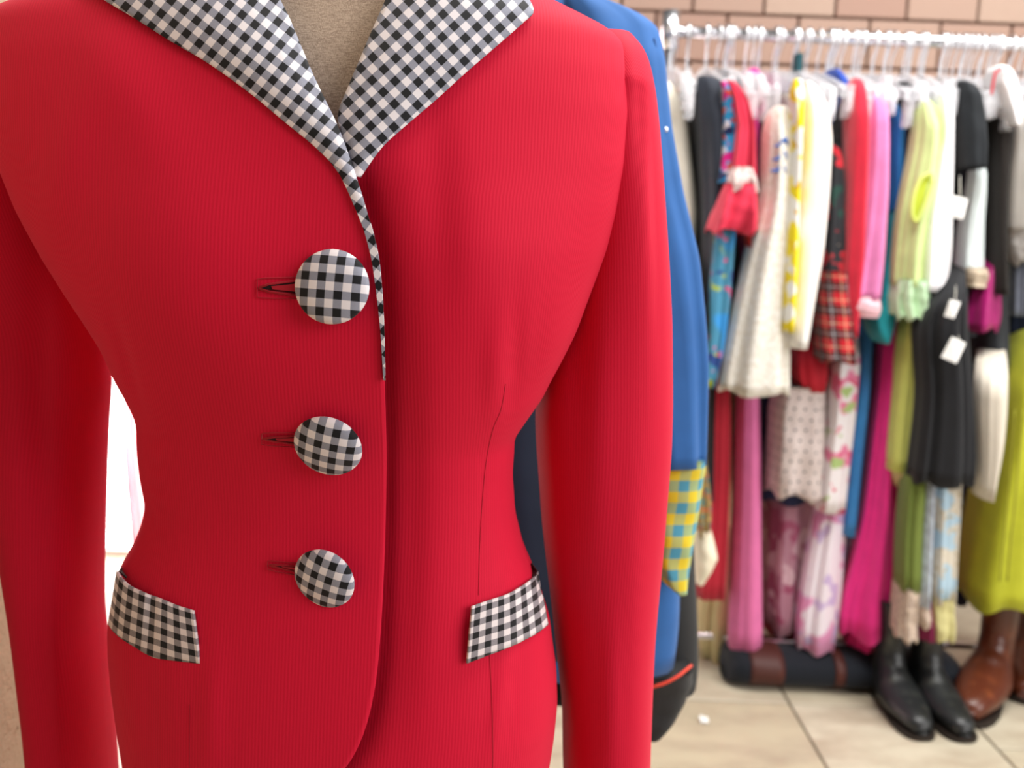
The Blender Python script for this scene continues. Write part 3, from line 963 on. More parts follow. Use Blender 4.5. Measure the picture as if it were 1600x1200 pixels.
tube('trim', [pix(x, y, 2.12) for x, y in curve_pts([(1153, 352), (1158, 385), (1160, 412), (1153, 436), (1165, 430), (1180, 424)], 14)], .005, cloth('#b04a76'), None, 6).parent = bk
bk.children[-1].matrix_parent_inverse = Matrix.Translation(-bk.location)
IV = cloth('#e6e0d3', .85, .08)
LACE1 = lace('ivory_lace', '#efece4', '#dcd4c4', 90)
iv = garment('lace_blouse', 'ivory blouse with blue embroidery and a wide lace bell sleeve', 'blouse',
        [('sleeve', LACE1, YS - .035, .055, [(166, 1210, 1224), (180, 1198, 1236), (205, 1192, 1240), (250, 1190, 1241), (300, 1189, 1240), (350, 1178, 1238), (400, 1165, 1236), (450, 1155, 1233), (500, 1145, 1232), (550, 1136, 1232), (590, 1129, 1232), (612, 1127, 1232)], 4, .14, .006)], body=(IV, 12, 420))
for k, (x0, y0, x1, y1) in enumerate([(1209, 228, 1231, 219), (1206, 250, 1229, 240), (1203, 266, 1227, 262)]):
    P = curve_pts([(x0, y0), ((x0 + x1) / 2 - 2, (y0 + y1) / 2 + 3), (x1 - 4, y1 - 2), (x1, y1 + 9)], 12)
    t_ = tube('embroidery', [pix(x, y, YS - .098) for x, y in P], [.001 + .0035 * math.sin(math.pi * i / 11) for i in range(12)], cloth('#2a5ea8'), None, 6)
    t_.parent = iv; t_.matrix_parent_inverse = Matrix.Translation(-iv.location)
YEL = printed('yellow_white_print', '#f0efe6', [('#f2dc1a', 22, .47, 3.0), ('#e8b81c', 30, .62, 8.0)])
garment('blouse', 'yellow and white print blouse in a narrow fold beside the white coat', 'blouse',
        [('sleeve', YEL, YS - .085, .03, [(124, 1240, 1250), (142, 1234, 1254), (200, 1236, 1252), (300, 1233, 1248), (400, 1227, 1246), (500, 1223, 1240), (518, 1223, 1238)], 3, .06)])
WH = cloth('#f2efe8', .85, .05, .1, .0006)
garment('coat', 'white knit coat with a long straight tube sleeve', 'coat',
        [('sleeve', WH, YS - .05, .05, [(128, 1254, 1262), (136, 1253, 1272), (150, 1252, 1281), (175, 1252, 1290), (220, 1250, 1295), (300, 1246, 1292), (400, 1238, 1283), (480, 1233, 1268), (542, 1231, 1257)], 3, .04)], body=(WH, 12, 500))
garment('blouse', 'royal blue blouse right of the white coat', 'blouse',
        [('body', cloth('#2347a6'), YB - .06, .12, [(112, 1290, 1298), (128, 1284, 1306), (230, 1288, 1308), (320, 1288, 1306)], 4, .05)])
garment('blouse', 'black figured blouse beside the royal blue one', 'blouse',
        [('body', printed('black_grey_figured', '#1b1c24', [('#8d8790', 60, .66, 2.0)]), YB - .10, .10, [(128, 1302, 1310), (146, 1298, 1314), (250, 1294, 1313), (420, 1286, 1312)], 4, .05)])
DKF = printed('dark_red_flower_print', '#23262a', [('#c02432', 24, .54, 2.0), ('#1d4038', 26, .60, 6.0), ('#b8ab98', 50, .68, 9.0)])
garment('tartan_dress', 'red and green tartan dress with a dark flowered top', 'dress',
        [('bodice', DKF, YS + .04, .05, [(225, 1294, 1308), (260, 1289, 1312), (350, 1283, 1312), (432, 1277, 1318)], 4, .06),
         ('skirt', stripes_tartan('tartan_check'), YS + .02, .06, [(424, 1279, 1316), (480, 1277, 1323), (540, 1276, 1328), (562, 1276, 1330)], 4, .08, .004)])
garment('blouse', 'beige grey blouse hanging left of the red velvet one', 'blouse',
        [('body', cloth('#b4a898'), YB - .08, .11, [(126, 1310, 1320), (144, 1306, 1326), (250, 1310, 1327), (400, 1306, 1322), (478, 1305, 1320)], 4, .05)])
garment('velvet_dress', 'bright red velvet dress sleeve next to the pink blouse', 'dress',
        [('sleeve', cloth('#d41838', .7, .12, .4), YS + .01, .05, [(124, 1330, 1340), (136, 1323, 1348), (200, 1322, 1352), (290, 1321, 1350), (400, 1316, 1346), (480, 1313, 1338), (524, 1316, 1332)], 3, .07)], body=(cloth('#b4142c'), 10, 470))
PK = cloth('#e583bb', .75, .12)
garment('blouse', 'pale pink blouse with a white banded cuff', 'blouse',
        [('sleeve', PK, YS, .048, [(146, 1356, 1370), (166, 1351, 1384), (230, 1350, 1384), (300, 1346, 1382), (400, 1335, 1376), (466, 1326, 1370)], 4, .08),
         ('cuff', cloth('#efc0cb', .75, .06), YS, .05, [(462, 1327, 1369), (484, 1324, 1370), (494, 1327, 1367)], 3, .03)], body=(PK, 10, 440))
garment('blouse', 'sapphire and turquoise silk blouse ending in a pointed teal tip', 'blouse',
        [('sleeve', cloth('#2273b8', .45, .15), YS + .06, .045, [(160, 1388, 1396), (182, 1384, 1407), (300, 1381, 1403), (400, 1376, 1399), (470, 1368, 1394)], 4, .08),
         ('silk_tip', cloth('#27a8b4', .45, .15), YS + .05, .05, [(330, 1384, 1398), (400, 1374, 1397), (470, 1362, 1394), (498, 1352, 1392), (516, 1356, 1388), (534, 1368, 1380)], 4, .05)])
garment('blazer', 'black blazer tapering behind the lime green blouse', 'blazer',
        [('sleeve', cloth('#17161a'), YS + .05, .045, [(128, 1406, 1416), (144, 1402, 1428), (190, 1402, 1434), (250, 1402, 1428), (300, 1398, 1424), (390, 1390, 1412)], 3, .05)], body=(cloth('#17161a'), 9, 400))
LIME = cloth('#cfe29a', .7, .12)
lm = garment('sheer_blouse', 'pale lime green sheer blouse with a ruffled mint cuff', 'blouse',
        [('sleeve', LIME, YS - .01, .05, [(158, 1436, 1450), (176, 1430, 1464), (200, 1428, 1472), (240, 1422, 1474), (300, 1408, 1474), (350, 1399, 1458), (400, 1394, 1446), (446, 1392, 1443)], 5, .14),
         ('ruffle_cuff', cloth('#cdeec4', .75, .08), YS - .015, .055, [(436, 1396, 1438), (466, 1391, 1446), (484, 1392, 1446), (494, 1394, 1443)], 9, .16, .009)], body=(LIME, 10, 430))
tk = tube('keyhole_trim', [pix(x, y, YS - .075) for x, y in curve_pts([(1456, 271), (1440, 278), (1428, 305), (1425, 335), (1432, 346), (1442, 325), (1452, 300), (1458, 280)], 30)], .004, cloth('#d9e47a'), None, 6)
kh = mesh_obj('keyhole', [pix(x, y, YS - .072) for x, y in curve_pts([(1456, 271), (1440, 278), (1428, 305), (1425, 335), (1432, 346), (1442, 325), (1452, 300), (1458, 280)], 30)], [tuple(range(30))], cloth('#b9c63a'), lm, [(0, 0)] * 30, False, solid=.002)
tk.parent = lm; tk.matrix_parent_inverse = Matrix.Translation(-lm.location)
garment('blouse', 'bright white blouse sleeve overlapping the lime blouse', 'blouse',
        [('sleeve', cloth('#f4f3f6', .8, .04), YS - .03, .04, [(148, 1468, 1478), (170, 1466, 1484), (220, 1466, 1482), (280, 1454, 1481), (340, 1441, 1480), (400, 1436, 1478), (440, 1435, 1472), (454, 1437, 1452)], 4, .08)])
garment('jacket', 'navy black jacket beside the bright white sleeve', 'jacket',
        [('body', cloth('#1c1e2a'), YB - .08, .10, [(128, 1488, 1498), (142, 1478, 1508), (250, 1480, 1510), (400, 1476, 1508), (470, 1448, 1508), (520, 1440, 1508)], 4, .05)])
garment('knit_sweater', 'black knit sweater with a short rounded sleeve', 'sweater',
        [('sleeve', cloth('#23272b', .9, .15, .1, .001), YS + .0, .045, [(128, 1494, 1508), (136, 1494, 1520), (150, 1494, 1527), (180, 1495, 1532), (230, 1500, 1532), (264, 1503, 1530)], 3, .05)])
garment('skirt', 'mint white skirt with a beige hem behind the price tag', 'skirt',
        [('body', cloth('#dfeaea', .8, .05), YS + .05, .04, [(250, 1514, 1531), (300, 1510, 1532), (360, 1503, 1531), (425, 1497, 1531)], 4, .06),
         ('hem_band', cloth('#c9b9a2', .85), YS + .05, .042, [(418, 1498, 1534), (436, 1497, 1540), (448, 1499, 1540)], 4, .05)])
garment('blouse', 'thin tan and olive print blouse right of the black knit sweater', 'blouse',
        [('body', printed('tan_olive_print', '#b3a684', [('#8c8a4c', 40, .55, 2.0), ('#c89a80', 50, .6, 5.0)]), YS + .10, .05, [(140, 1530, 1538), (160, 1528, 1545), (300, 1531, 1545), (440, 1528, 1543)], 4, .05)])
garment('satin_top', 'shiny magenta satin top flaring below the mint skirt', 'top',
        [('body', cloth('#a81d6e', .35, .18), YS + .08, .06, [(380, 1532, 1546), (430, 1512, 1552), (470, 1497, 1556), (500, 1492, 1555), (513, 1495, 1548)], 4, .10, .006)])
garment('jacket', 'black brown jacket with a charcoal lower part beside the grey knit', 'jacket',
        [('sleeve', cloth('#221d1a'), YS + .04, .05, [(140, 1550, 1560), (160, 1546, 1574), (220, 1545, 1572), (300, 1545, 1563), (460, 1548, 1566)], 3, .05),
         ('lower_body', cloth('#2b2e33'), YS + .12, .06, [(380, 1546, 1566), (500, 1522, 1567), (568, 1522, 1567)], 4, .05)], body=(cloth('#221d1a'), 9, 480))
wj = garment('jacket', 'white jacket with thin red piping at its raised shoulder', 'jacket',
        [('sleeve', cloth('#f5f3f3', .8, .03), YS + .0, .05, [(104, 1552, 1564), (112, 1547, 1573), (135, 1546, 1581), (165, 1556, 1583), (200, 1566, 1580)], 3, .04)])
tp = tube('piping', [pix(x, y, YS - .052) for x, y in curve_pts([(1566, 106), (1556, 113), (1552, 128), (1549, 148)], 12)], .003, cloth('#c8283a'), None, 6)
tp.parent = wj; tp.matrix_parent_inverse = Matrix.Translation(-wj.location)
GRK = cloth('#cfcbc4', .85, .06)
garment('knit_dress', 'pale grey knit dress with a scalloped lace hem at the right', 'dress',
        [('body', GRK, YS + .05, .09, [(160, 1585, 1605), (172, 1568, 1625), (250, 1563, 1630), (300, 1562, 1632), (362, 1562, 1634)], 4, .08),
         ('lace_hem', lace('grey_white_lace', '#e6e4e2', '#bcb8b4', 120), YS + .05, .092, [(356, 1562, 1634), (385, 1566, 1634), (410, 1572, 1634)], 10, .05, .010)])
garment('denim_skirt', 'grey blue denim skirt under the scalloped lace hem', 'skirt',
        [('body', cloth('#7d8496', .85, .2, .1, .001), YS + .15, .05, [(370, 1566, 1592), (430, 1567, 1592), (492, 1568, 1590)], 4, .05)])
garment('skirt', 'dark navy skirt with a black lace edge at the right border', 'skirt',
        [('body', cloth('#222c44'), YS + .22, .07, [(390, 1578, 1642), (480, 1568, 1645), (534, 1566, 1646)], 4, .05),
         ('lace_edge', lace('black_lace', '#1a1a1c', '#4a403a', 60), YS + .20, .07, [(528, 1570, 1646), (555, 1576, 1646), (572, 1588, 1646)], 8, .08, .012)])
garment('trousers', 'cream trousers folded over a hanger beside the chartreuse skirt', 'trousers',
        [('leg', cloth('#ded6c6', .8, .05), YS - .06, .04, [(568, 1527, 1568), (590, 1526, 1568), (640, 1524, 1567), (700, 1528, 1560), (776, 1528, 1542)], 4, .06)])
ch = garment('skirt', 'long chartreuse green skirt with drawstrings', 'skirt',
        [('body', cloth('#b3b72a', .75, .10), YS + .08, .11, [(540, 1578, 1650), (600, 1566, 1665), (700, 1548, 1680), (800, 1523, 1690), (900, 1506, 1700), (936, 1501, 1704)], 5, .07, .012)])
for px in (1568, 1580):
    t_ = tube('drawstring', [pix(x, y, YS - .036) for x, y in curve_pts([(px + 18, 640), (px + 8, 760), (px - 2, 860), (px - 6, 908)], 14)], .002, cloth('#8c8a20'), None, 6)
    t_.parent = ch; t_.matrix_parent_inverse = Matrix.Translation(-ch.location)
garment('dress', 'deep red dress falling to a straight hem above the cream one', 'dress',
        [('body', cloth('#b01c30', .8, .12), YB - .09, .05, [(520, 1112, 1128), (600, 1105, 1139), (700, 1100, 1140), (800, 1098, 1138), (880, 1090, 1134), (928, 1085, 1132)], 5, .06)])
garment('dress', 'butter cream dress hanging below the deep red one', 'dress',
        [('body', cloth('#dccf9c', .8, .06), YB + .03, .05, [(560, 1132, 1148), (800, 1126, 1149), (900, 1100, 1147), (940, 1090, 1146), (1000, 1088, 1140), (1022, 1094, 1134)], 5, .10, .004)])
garment('trousers', 'pink trousers reaching down to the bottom rail', 'trousers',
        [('leg', cloth('#df72a8', .7, .10), YB - .08, .05, [(560, 1152, 1182), (700, 1148, 1186), (850, 1144, 1187), (1000, 1138, 1189), (1009, 1138, 1189)], 4, .06)])
garment('skirt', 'narrow crimson skirt strip right of the pink trousers', 'skirt',
        [('body', cloth('#8e1626'), YB + .04, .08, [(520, 1182, 1194), (600, 1182, 1195), (722, 1183, 1198)], 4, .05)])
garment('dotted_dress', 'sheer white polka dot dress with a red top', 'dress',
        [('bodice', cloth('#b8162a', .7), YS + .10, .06, [(520, 1240, 1282), (560, 1234, 1290), (590, 1236, 1289), (607, 1244, 1282)], 4, .05),
         ('skirt', dotted('sheer_polka_dots', '#dccfca', '#232838', .024, .13), YS + .12, .08, [(600, 1214, 1284), (640, 1204, 1285), (700, 1200, 1283), (750, 1197, 1281), (766, 1198, 1280)], 6, .06, .010)])
garment('skirt', 'navy skirt showing under the polka dot dress', 'skirt',
        [('body', cloth('#14224a', .7), YB - .03, .07, [(600, 1186, 1230), (700, 1186, 1245), (750, 1186, 1262), (776, 1187, 1264)], 5, .06, .006)])
MAU = printed('mauve_rose_print', '#b98a9c', [('#a85a78', 14, .50, 2.0), ('#d8b8c2', 16, .56, 6.0)])
garment('floral_skirt', 'mauve rose print skirt with a crimson under hem', 'skirt',
        [('body', MAU, YB + .02, .11, [(640, 1205, 1270), (770, 1198, 1285), (850, 1193, 1284), (930, 1191, 1270), (970, 1192, 1262)], 6, .10, .012),
         ('under_hem', cloth('#a01c34'), YB + .05, .10, [(900, 1192, 1262), (960, 1192, 1252), (988, 1196, 1246)], 6, .08, .008)])
FLW = printed('white_rose_print', '#ece6e8', [('#e27fa2', 17, .56, 2.0), ('#a9c27c', 19, .60, 6.0), ('#d85a78', 30, .64, 9.0)])
garment('floral_trousers', 'white trousers with pink and green flowers', 'trousers',
        [('leg', FLW, YS + .10, .055, [(530, 1300, 1334), (560, 1294, 1337), (650, 1288, 1329), (720, 1280, 1321), (786, 1270, 1315), (793, 1271, 1314)], 4, .06)])
FLP = printed('pink_cloud_print', '#efe6f0', [('#e39ac4', 12, .52, 3.0), ('#cdb8e0', 22, .58, 7.0)])
garment('floral_dress', 'white dress with large pale pink flowers below the floral trousers', 'dress',
        [('skirt', FLP, YS + .12, .05, [(740, 1285, 1318), (790, 1275, 1318), (850, 1262, 1315), (950, 1246, 1309), (1000, 1240, 1302), (1008, 1244, 1298)], 5, .08, .006)])
garment('silk_scarf', 'bright blue silk strip hanging beside the floral trousers', 'scarf',
        [('body', cloth('#3a86c8', .5, .12), YS + .10, .035, [(490, 1342, 1362), (600, 1334, 1358), (700, 1322, 1346), (832, 1312, 1332)], 3, .06)])
LAV = printed('lavender_flower_print', '#b7a9c8', [('#8e9ccc', 16, .54, 2.0), ('#e0a0a8', 24, .62, 6.0), ('#d8d4ee', 12, .56, 9.0)])
garment('floral_dress', 'lavender flowered dress left of the hot pink gown', 'dress',
        [('body', LAV, YS + .18, .06, [(500, 1352, 1384), (600, 1350, 1382), (700, 1338, 1376), (800, 1326, 1364), (900, 1308, 1350), (946, 1301, 1334)], 5, .08, .006)])
garment('scarf', 'thin navy strip against the lavender dress', 'scarf',
        [('body', cloth('#232a50'), YS + .11, .02, [(520, 1358, 1366), (700, 1343, 1350), (822, 1329, 1336)], 3, .05)])
HP = cloth('#f23090', .7, .10)
garment('gown', 'hot pink gown with a flared pointed hem', 'dress',
        [('skirt', HP, YS + .10, .06, [(450, 1382, 1412), (600, 1369, 1405), (700, 1357, 1399), (800, 1345, 1399), (900, 1324, 1401), (960, 1307, 1401), (985, 1312, 1400)], 5, .16, .010),
         ('under_layer', cloth('#e22878'), YS + .15, .06, [(900, 1330, 1398), (960, 1322, 1396), (1002, 1318, 1372)], 5, .1)])
garment('dress', 'pale yellow green dress with a sheer banded hem', 'dress',
        [('body', cloth('#d3d873', .75, .08), YS + .02, .04, [(460, 1414, 1430), (520, 1408, 1434), (600, 1399, 1434), (700, 1389, 1428), (734, 1387, 1424)], 4, .07),
         ('sheer_band', cloth('#cfb684', .7, .1), YS + .03, .036, [(730, 1388, 1424), (745, 1392, 1424), (758, 1398, 1422)], 4, .06)])
garment('long_skirt', 'long black gathered skirt in front of the pale lace dresses', 'skirt',
        [('body', cloth('#17181c', .8, .2), YS - .05, .055, [(440, 1470, 1498), (470, 1446, 1500), (500, 1430, 1500), (540, 1430, 1504), (600, 1436, 1508), (650, 1433, 1511), (720, 1424, 1515), (750, 1421, 1512)], 6, .12, .006)])
garment('dress', 'olive green dress with a beige lace hem', 'dress',
        [('body', cloth('#6f7f38'), YS - .02, .045, [(690, 1416, 1440), (740, 1412, 1438), (830, 1402, 1432), (917, 1400, 1430)], 4, .07),
         ('lace_hem', lace('beige_lace', '#d6c4b0', '#a8948a', 90), YS - .02, .047, [(912, 1400, 1429), (960, 1398, 1426), (990, 1397, 1425)], 6, .08, .006)])
garment('lace_dress', 'pale blue lace dress with a maroon underskirt', 'dress',
        [('body', lace('pale_blue_lace', '#c3d0dc', '#a3aab8', 60), YS - .02, .04, [(690, 1438, 1454), (745, 1434, 1455), (840, 1429, 1451), (940, 1426, 1447)], 4, .06),
         ('lace_hem', lace('dusty_beige_lace', '#cdb8a8', '#a09080', 90), YS - .02, .042, [(935, 1426, 1448), (970, 1426, 1447)], 5, .06, .004),
         ('underskirt', cloth('#7c1c46'), YS - .01, .04, [(930, 1428, 1464), (992, 1428, 1463)], 5, .06)])
garment('lace_dress', 'cream and blue flowered lace dress with a pale green hem', 'dress',
        [('body', printed('cream_blue_flowers', '#cfc8b8', [('#a9c4d4', 20, .52, 2.0), ('#b8a888', 60, .60, 6.0)]), YS - .02, .045, [(700, 1456, 1496), (750, 1452, 1497), (850, 1450, 1489), (935, 1447, 1485)], 5, .08),
         ('hem', cloth('#c9c288'), YS - .02, .047, [(928, 1447, 1486), (970, 1448, 1485), (990, 1450, 1482)], 5, .08, .005)])
garment('trousers', 'navy trousers leg right of the flowered lace dress', 'trousers',
        [('leg', cloth('#1a1c34'), YS + .22, .05, [(700, 1494, 1518), (760, 1492, 1516), (850, 1487, 1508), (936, 1482, 1500)], 4, .06)])
pj = garment('jacket', 'brown paisley cuff with a cream shirt cuff below it', 'jacket',
        [('sleeve', printed('brown_paisley', '#8a7040', [('#3f6a66', 60, .54, 2.0), ('#c05a38', 70, .60, 6.0), ('#c9ab5c', 80, .62, 3.0)]), 2.0, .05, [(172, 1050, 1058, 2.3), (210, 1048, 1064, 2.28), (300, 1050, 1066, 2.24), (400, 1058, 1076, 2.16), (520, 1066, 1086, 2.08), (640, 1076, 1092, 2.02), (700, 1079, 1098, 2.0), (750, 1079, 1105, 2.0), (790, 1079, 1111, 2.0), (822, 1081, 1110, 2.0), (832, 1086, 1104, 2.0)], 4, .05),
         ('cuff', cloth('#e6ddc4', .8, .05), 2.0, .045, [(822, 1080, 1109), (845, 1081, 1115), (865, 1082, 1119), (885, 1083, 1108), (905, 1084, 1094)], 3, .05)], ext=False)

# spare hangers packed along the rail
rnd = random.Random(7)
for i in range(16):
    px = 1078 + i * 33.5 + rnd.uniform(-8, 8)
    hx_ = pix(px, 62, YR)[0]
    nb = min(SHORT, key=lambda q: abs(q[0] - hx_)); SHORT.remove(nb)
    hanger(hx_, rnd.uniform(-.15, .15), 'spare clear hanger on the rail beside the ' + nb[1], rnd.random() < .6)
gh = hanger(pix(1245, 62, YR)[0], .1, 'hanger with a dark teal padded neck on the chrome rail', False)
bm_obj('neck_pad', box_bm(.016, .03, .05, .006, 2), cloth('#1f4a52'), gh, (0, -.02, -.066))

# price tags
TAGM = plain('tag_card', '#f2f2ee', .7); STRM = plain('tag_string', '#d8d4c8', .8)
def price_tag(pts, Y, top, label):
    c = np.mean([pix(x, y, Y) for x, y in pts], axis=0)
    g = thing('price_tag', c, label, 'tag', 'white price tags on the rack clothes')
    V = [pix(x, y, Y + .006 * i % .012) for i, (x, y) in enumerate(pts)]
    mesh_obj('card', V, [(0, 1, 2, 3)], TAGM, g, None, False, solid=.0012)
    tube('string', [pix(top[0], top[1], Y + .10), (np.array(V[0]) + np.array(V[1])) / 2], .0008, STRM, g, 5)
price_tag([(1488, 305), (1512, 311), (1504, 343), (1480, 338)], 1.95, (1500, 275), 'white price tag hanging over the navy black jacket')
price_tag([(1484, 468), (1501, 472), (1490, 498), (1475, 494)], 1.95, (1494, 440), 'cream price tag left of the magenta satin top')
price_tag([(1487, 526), (1509, 536), (1494, 568), (1470, 558)], 1.95, (1496, 505), 'white price tag tilted against the long black skirt')

# ================================================================ blue jacket behind the red one
YJ = 1.18
bl = pix(760, 1055, YJ)
BLUE = cloth('#2a62a4', .8, .10)
blue = thing('blue_jacket', bl, 'royal blue jacket with yellow and blue gingham cuffs behind the red jacket', 'jacket')
def bloft(name, rows, Y, b, mat, **k):
    return cloth_loft(name, rows, Y, b, mat, blue, k.get('k', 4), k.get('amp', .04), 60, 48, k.get('rt', True), 0, 3)
bloft('body', [(-70, 690, 830), (-40, 640, 870), (0, 560, 905), (40, 520, 985), (70, 505, 1000), (200, 500, 1010), (400, 510, 1020), (600, 525, 1030), (750, 520, 1040), (880, 505, 1062), (950, 500, 1061), (1006, 500, 1054)], YJ + .03, .12, BLUE)
bloft('sleeve', [(-8, 880, 905), (10, 870, 960), (30, 868, 1005), (50, 872, 1028), (100, 878, 1037), (200, 888, 1046), (300, 905, 1063), (400, 925, 1088), (500, 945, 1097), (560, 955, 1101), (600, 965, 1100), (650, 975, 1099), (710, 990, 1097)], YJ - .04, .075, BLUE, k=5, amp=.05)
bloft('cuff', [(704, 996, 1099), (720, 996, 1098), (760, 998, 1092), (800, 1000, 1085), (850, 1006, 1074), (885, 1020, 1068), (898, 1040, 1064)], YJ - .045, .07, GING_Y, k=3, amp=.02, rt=False)
cb = pix(1062, 851, YJ - .10)
bt = tube('cuff_button', [cb, cb + np.array([.002, -.004, 0])], .008, STEEL, blue, 20)
tube('shirring_seam', [pix(x, y, YJ - .118 + (max(0, x - 1050) / 50) ** 2 * .06) for x, y in curve_pts([(1046, 588), (1062, 590), (1080, 589), (1097, 586)], 14)], .0016, cloth('#1f4a84'), blue, 6)
tube('shoulder_seam', [pix(x, y, YJ - .09) for x, y in curve_pts([(1022, 60), (1030, 110), (1036, 160), (1041, 205), (1050, 270)], 16)], .0012, cloth('#1f4a84'), blue, 6)
sn = pix(1040, 203, YJ - .095)
tube('snap', [sn, sn + np.array([0, -.003, 0])], .0026, STEEL, blue, 14)
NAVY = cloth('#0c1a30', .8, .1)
bloft('gap_dark_panel', [(560, 640, 860), (700, 630, 870), (736, 628, 872), (742, 632, 868), (900, 640, 905), (1000, 640, 905)], YJ - .06, .075, NAVY, rt=False)  # added panel, its dark colour carries the darkness of the gap
# the stand that carries it, with a black coat beneath
blk = thing('black_coat', pix(960, 1140, YJ + .06), 'black coat under the blue jacket with an orange piped charcoal hem panel', 'coat')
def kloft(name, rows, Y, b, mat, **k):
    return cloth_loft(name, rows, Y, b, mat, blk, k.get('k', 4), k.get('amp', .04), 40, 40, k.get('rt', True), 0, 5)
kloft('body', [(640, 800, 1030), (780, 780, 1078), (850, 770, 1083), (950, 760, 1086), (1030, 760, 1086), (1050, 770, 1082)], YJ + .10, .10, cloth('#121214'))
kloft('hem_panel', [(1036, 880, 1081), (1060, 880, 1082), (1085, 885, 1072), (1110, 890, 1056), (1128, 900, 1038)], YJ + .01, .05, cloth('#2e2e2e', .9, .25, .1, .001), rt=False)
P = [pix(x, y, float(np.interp(x, [1010, 1027, 1045, 1060, 1072, 1081], [YJ - .053, YJ - .052, YJ - .049, YJ - .044, YJ - .034, YJ - .005]))) for x, y in curve_pts([(1018, 1074), (1040, 1067), (1060, 1056), (1080, 1040)], 16)]
tube('piping', P, .0022, cloth('#d8402a', .6), blk, 8)
st = thing('mannequin_stand', (bl[0], YJ + .04, 0), 'dark display stand holding the blue jacket and black coat', 'stand')
tube('pole', [(bl[0], YJ + .04, .03), (bl[0], YJ + .04, 1.28)], .015, DARK, st, 16)
tube('base', [(bl[0], YJ + .04, 0), (bl[0], YJ + .04, .02), (bl[0], YJ + .04, .03)], [.15, .145, .03], DARK, st, 36)
tube('shoulder_bar', [(bl[0] - .15, YJ + .03, 1.24), (bl[0], YJ + .03, 1.27), (bl[0] + .13, YJ + .03, 1.24)], .014, DARK, st, 12)

# ================================================================ boots, bag, paper
def boot(px, py, yaw, scale, mats, label, name='boot', group=None, cut=34):
    fp = floor_pt(px, py)
    top = [(-.288, .030), (-.286, .042), (-.276, .054), (-.245, .064), (-.20, .074), (-.155, .090), (-.120, .112), (-.100, .135), (-.092, .160), (-.092, .190), (-.098, .230), (-.104, .290), (-.108, .340), (-.110, .375)]
    bot = [(-.288, .018), (-.286, .014), (-.276, .012), (-.25, .011), (-.20, .011), (-.14, .014), (-.075, .022), (-.02, .030), (.006, .062), (.004, .105), (.006, .170), (.014, .265), (.020, .340), (.022, .380)]
    hw = [.016, .034, .046, .054, .056, .049, .039, .036, .036, .037, .043, .051, .055, .056]
    g = thing(name, fp, label, 'boot', group)
    g.rotation_euler = (0, 0, yaw); g.scale = (scale,) * 3
    def sub(nm, V, F, mt, par=g, sm=True, **k):
        o = mesh_obj(nm, V, F, mt, None, None, sm, **k); o.parent = par; return o
    ox, oy = 0, .285                     # origin at the toe
    V = []; N = 28
    T = curve_pts(top, 40); B = curve_pts(bot, 40); NC = cut; H = np.interp(np.linspace(0, 1, 40), np.linspace(0, 1, len(hw)), hw)
    for i in range(NC):
        c = (T[i] + B[i]) / 2; h = (T[i] - B[i]) / 2
        wr = .004 * math.sin(i * 1.7) if 12 < i < 22 else 0
        for j in range(N):
            a = 2 * math.pi * j / N
            q = c + h * math.sin(a) * (1 + wr * 8)
            V.append((H[i] * math.copysign(abs(math.cos(a)) ** .85, math.cos(a)), q[0] + oy, q[1]))
    Fc = grid_faces(NC, N, True); Fc.append(tuple(range(N)))
    up = sub('upper', V, Fc, mats[0], solid=.003)
    # sole outline
    ol = [(-.294, .010), (-.289, .025), (-.276, .039), (-.245, .049), (-.20, .052), (-.15, .047), (-.10, .040), (-.05, .037), (-.01, .036), (.006, .026), (.012, .0)]
    pts = [(w_, y_ + oy) for y_, w_ in ol] + [(-w_, y_ + oy) for y_, w_ in ol[::-1][1:]]
    n = len(pts)
    def lift(y): return .020 * max(0, (y - .16) / .12) if y > .16 else 0
    V = [(x, y, .002 + min(lift(y), .02)) for x, y in pts] + [(x, y, .014 + min(lift(y), .02)) for x, y in pts]
    F2 = [tuple(range(n))[::-1], tuple(range(n, 2 * n))] + [(i, (i + 1) % n, n + (i + 1) % n, n + i) for i in range(n)]
    sub('sole', V, F2, mats[1], g, False)
    hp = [(.034, .215), (.036, .25), (.034, .285), (.024, .298), (0, .302), (-.024, .298), (-.034, .285), (-.036, .25), (-.034, .215)]
    n = len(hp)
    V = [(x * .92, y, 0) for x, y in hp] + [(x, y, .024) for x, y in hp]
    sub('heel', V, [tuple(range(n))[::-1], tuple(range(n, 2 * n))] + [(i, (i + 1) % n, n + (i + 1) % n, n + i) for i in range(n)], mats[1], g, False)
    # pull strap / welt stitching
    e = NC - 1; ce = (T[e] + B[e]) / 2; he = (T[e] - B[e]) / 2
    sub('top_binding', *tube_geo([(H[e] * math.cos(a) * 1.03, ce[0] + he[0] * math.sin(a) * 1.03 + oy, ce[1] + he[1] * math.sin(a)) for a in np.linspace(0, 2 * math.pi, 25)], .003, 6), mats[1])
    return g
def leather(name, col, worn, rough):
    t = NT(name); tc = t.n('ShaderNodeTexCoord')
    n1 = t.noise(tc.outputs['Object'], 22, 4); n2 = t.noise(tc.outputs['Object'], 90, 3)
    t.base(t.mix(t.step(n1, .55, .75), L(col), L(worn)), rough, 0, .5)
    t.bump(n2, .4, .002)
    return t.m
BLK = leather('worn_black_leather', '#1d1f20', '#3c3e38', .38)
BRN = leather('brown_leather', '#5a2a18', '#7d4022', .32)
SOLE = plain('dark_sole', '#231a14', .6)
boot(1441, 1157, math.radians(2), .82, (BLK, SOLE), 'worn black leather boot farther left of the black pair', group='boots on the floor')
boot(1508, 1160, math.radians(4), .82, (BLK, SOLE), 'worn black leather boot next to the brown boot', group='boots on the floor')
boot(1510, 1133, math.radians(-38), 1.0, (BRN, SOLE), 'polished brown leather boot under the chartreuse skirt', group='boots on the floor')
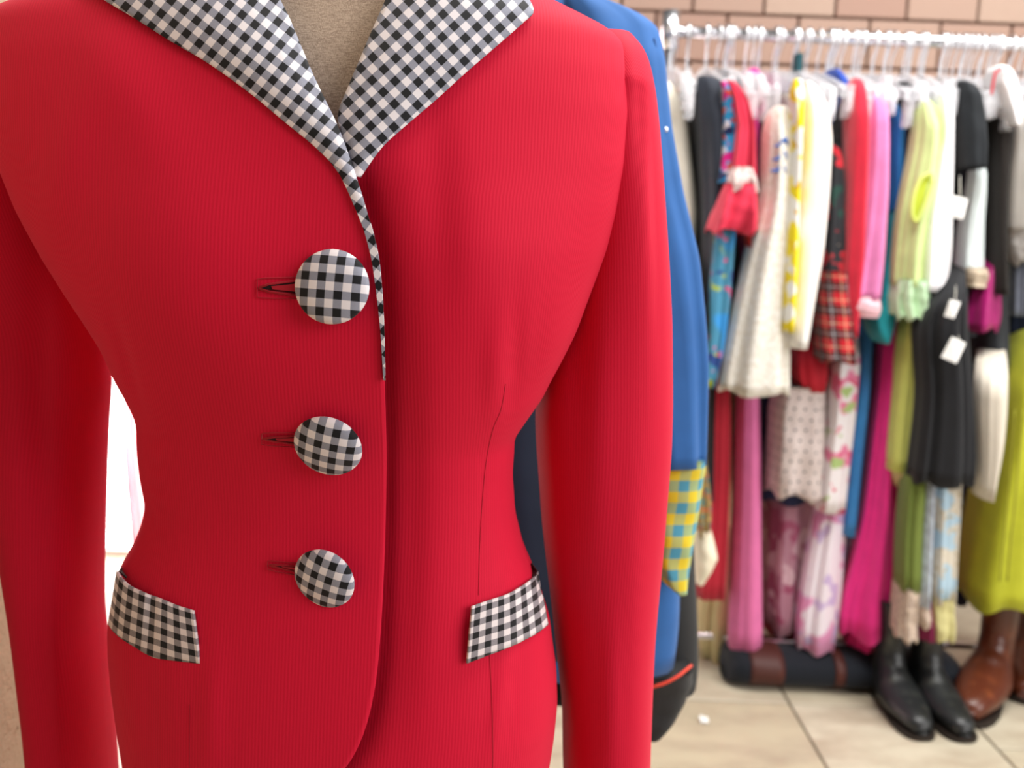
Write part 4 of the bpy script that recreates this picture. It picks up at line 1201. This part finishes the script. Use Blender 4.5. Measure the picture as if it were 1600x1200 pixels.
boot(1600, 1100, math.radians(-30), .95, (BRN, SOLE), 'brown leather boot cut by the right edge of the picture', group='boots on the floor')

# duffel bag lying under the rack
bg0 = floor_pt(1290, 1064)
x0 = pix(1132, 1040, 2.2)[0]; x1 = pix(1500, 1040, 2.2)[0]
bag = thing('duffel_bag', ((x0 + x1) / 2, 2.23, 0), 'dark navy duffel bag with brown leather ends under the rack', 'bag')
NVB = cloth('#10151e', .85, .15, .1, .001); BLR = leather('reddish_brown_leather', '#43180f', '#532014', .6)  # both colours darkened to carry the shade under the rack
def bagring(x, r, n=28):
    return [(x, 2.22 - .085 * r * math.copysign(abs(math.cos(a)) ** .8, math.cos(a)), .046 + .044 * r * math.copysign(abs(math.sin(a)) ** .8, math.sin(a)) - (.044 * (1 - r))) for a in np.linspace(0, 2 * math.pi, n, endpoint=False)]
V = []
prof = [(0, .3), (.006, .62), (.02, .82), (.045, .94), (.08, 1), (.3, 1.0), (.5, 1.0), (.7, 1.0), (.92, 1), (.955, .94), (.98, .82), (.994, .62), (1, .3)]
for f, r in prof: V += bagring(x0 + (x1 - x0) * f, r)
Fc = grid_faces(len(prof), 28, True); Fc += [tuple(range(28)), tuple(range(12 * 28, 13 * 28))]
mesh_obj('bag_body', V, Fc, NVB, bag)
V = []
for f, r in ((.085, 1.02), (.10, 1.04), (.15, 1.04), (.20, 1.04), (.225, 1.02)): V += bagring(x0 + (x1 - x0) * f, r)
mesh_obj('leather_end', V, grid_faces(5, 28, True), BLR, bag, solid=.003, off=1)
for px in (1312, 1460):
    xs = pix(px, 1040, 2.15)[0]
    V = []
    for dx in (-.012, .012): V += bagring(xs + dx, 1.03)
    mesh_obj('strap', V, grid_faces(2, 28, True), BLR, bag, solid=.003, off=1)
tube('zipper', [(x0 + .08, 2.23, .091), (x1 - .08, 2.23, .091)], .004, STEEL, bag, 8)

pp = floor_pt(1100, 1128)
rn = random.Random(3); V = []
for i in range(4):
    for j in range(4):
        V.append((pp[0] + (i - 1.5) * .006, pp[1] + (j - 1.5) * .009, .004 + rn.uniform(-.003, .006)))
tag(mesh_obj('paper_scrap', V, grid_faces(4, 4), TAGM, None, None, False, solid=.001), 'tiny crumpled white paper scrap on the tile floor', 'paper')
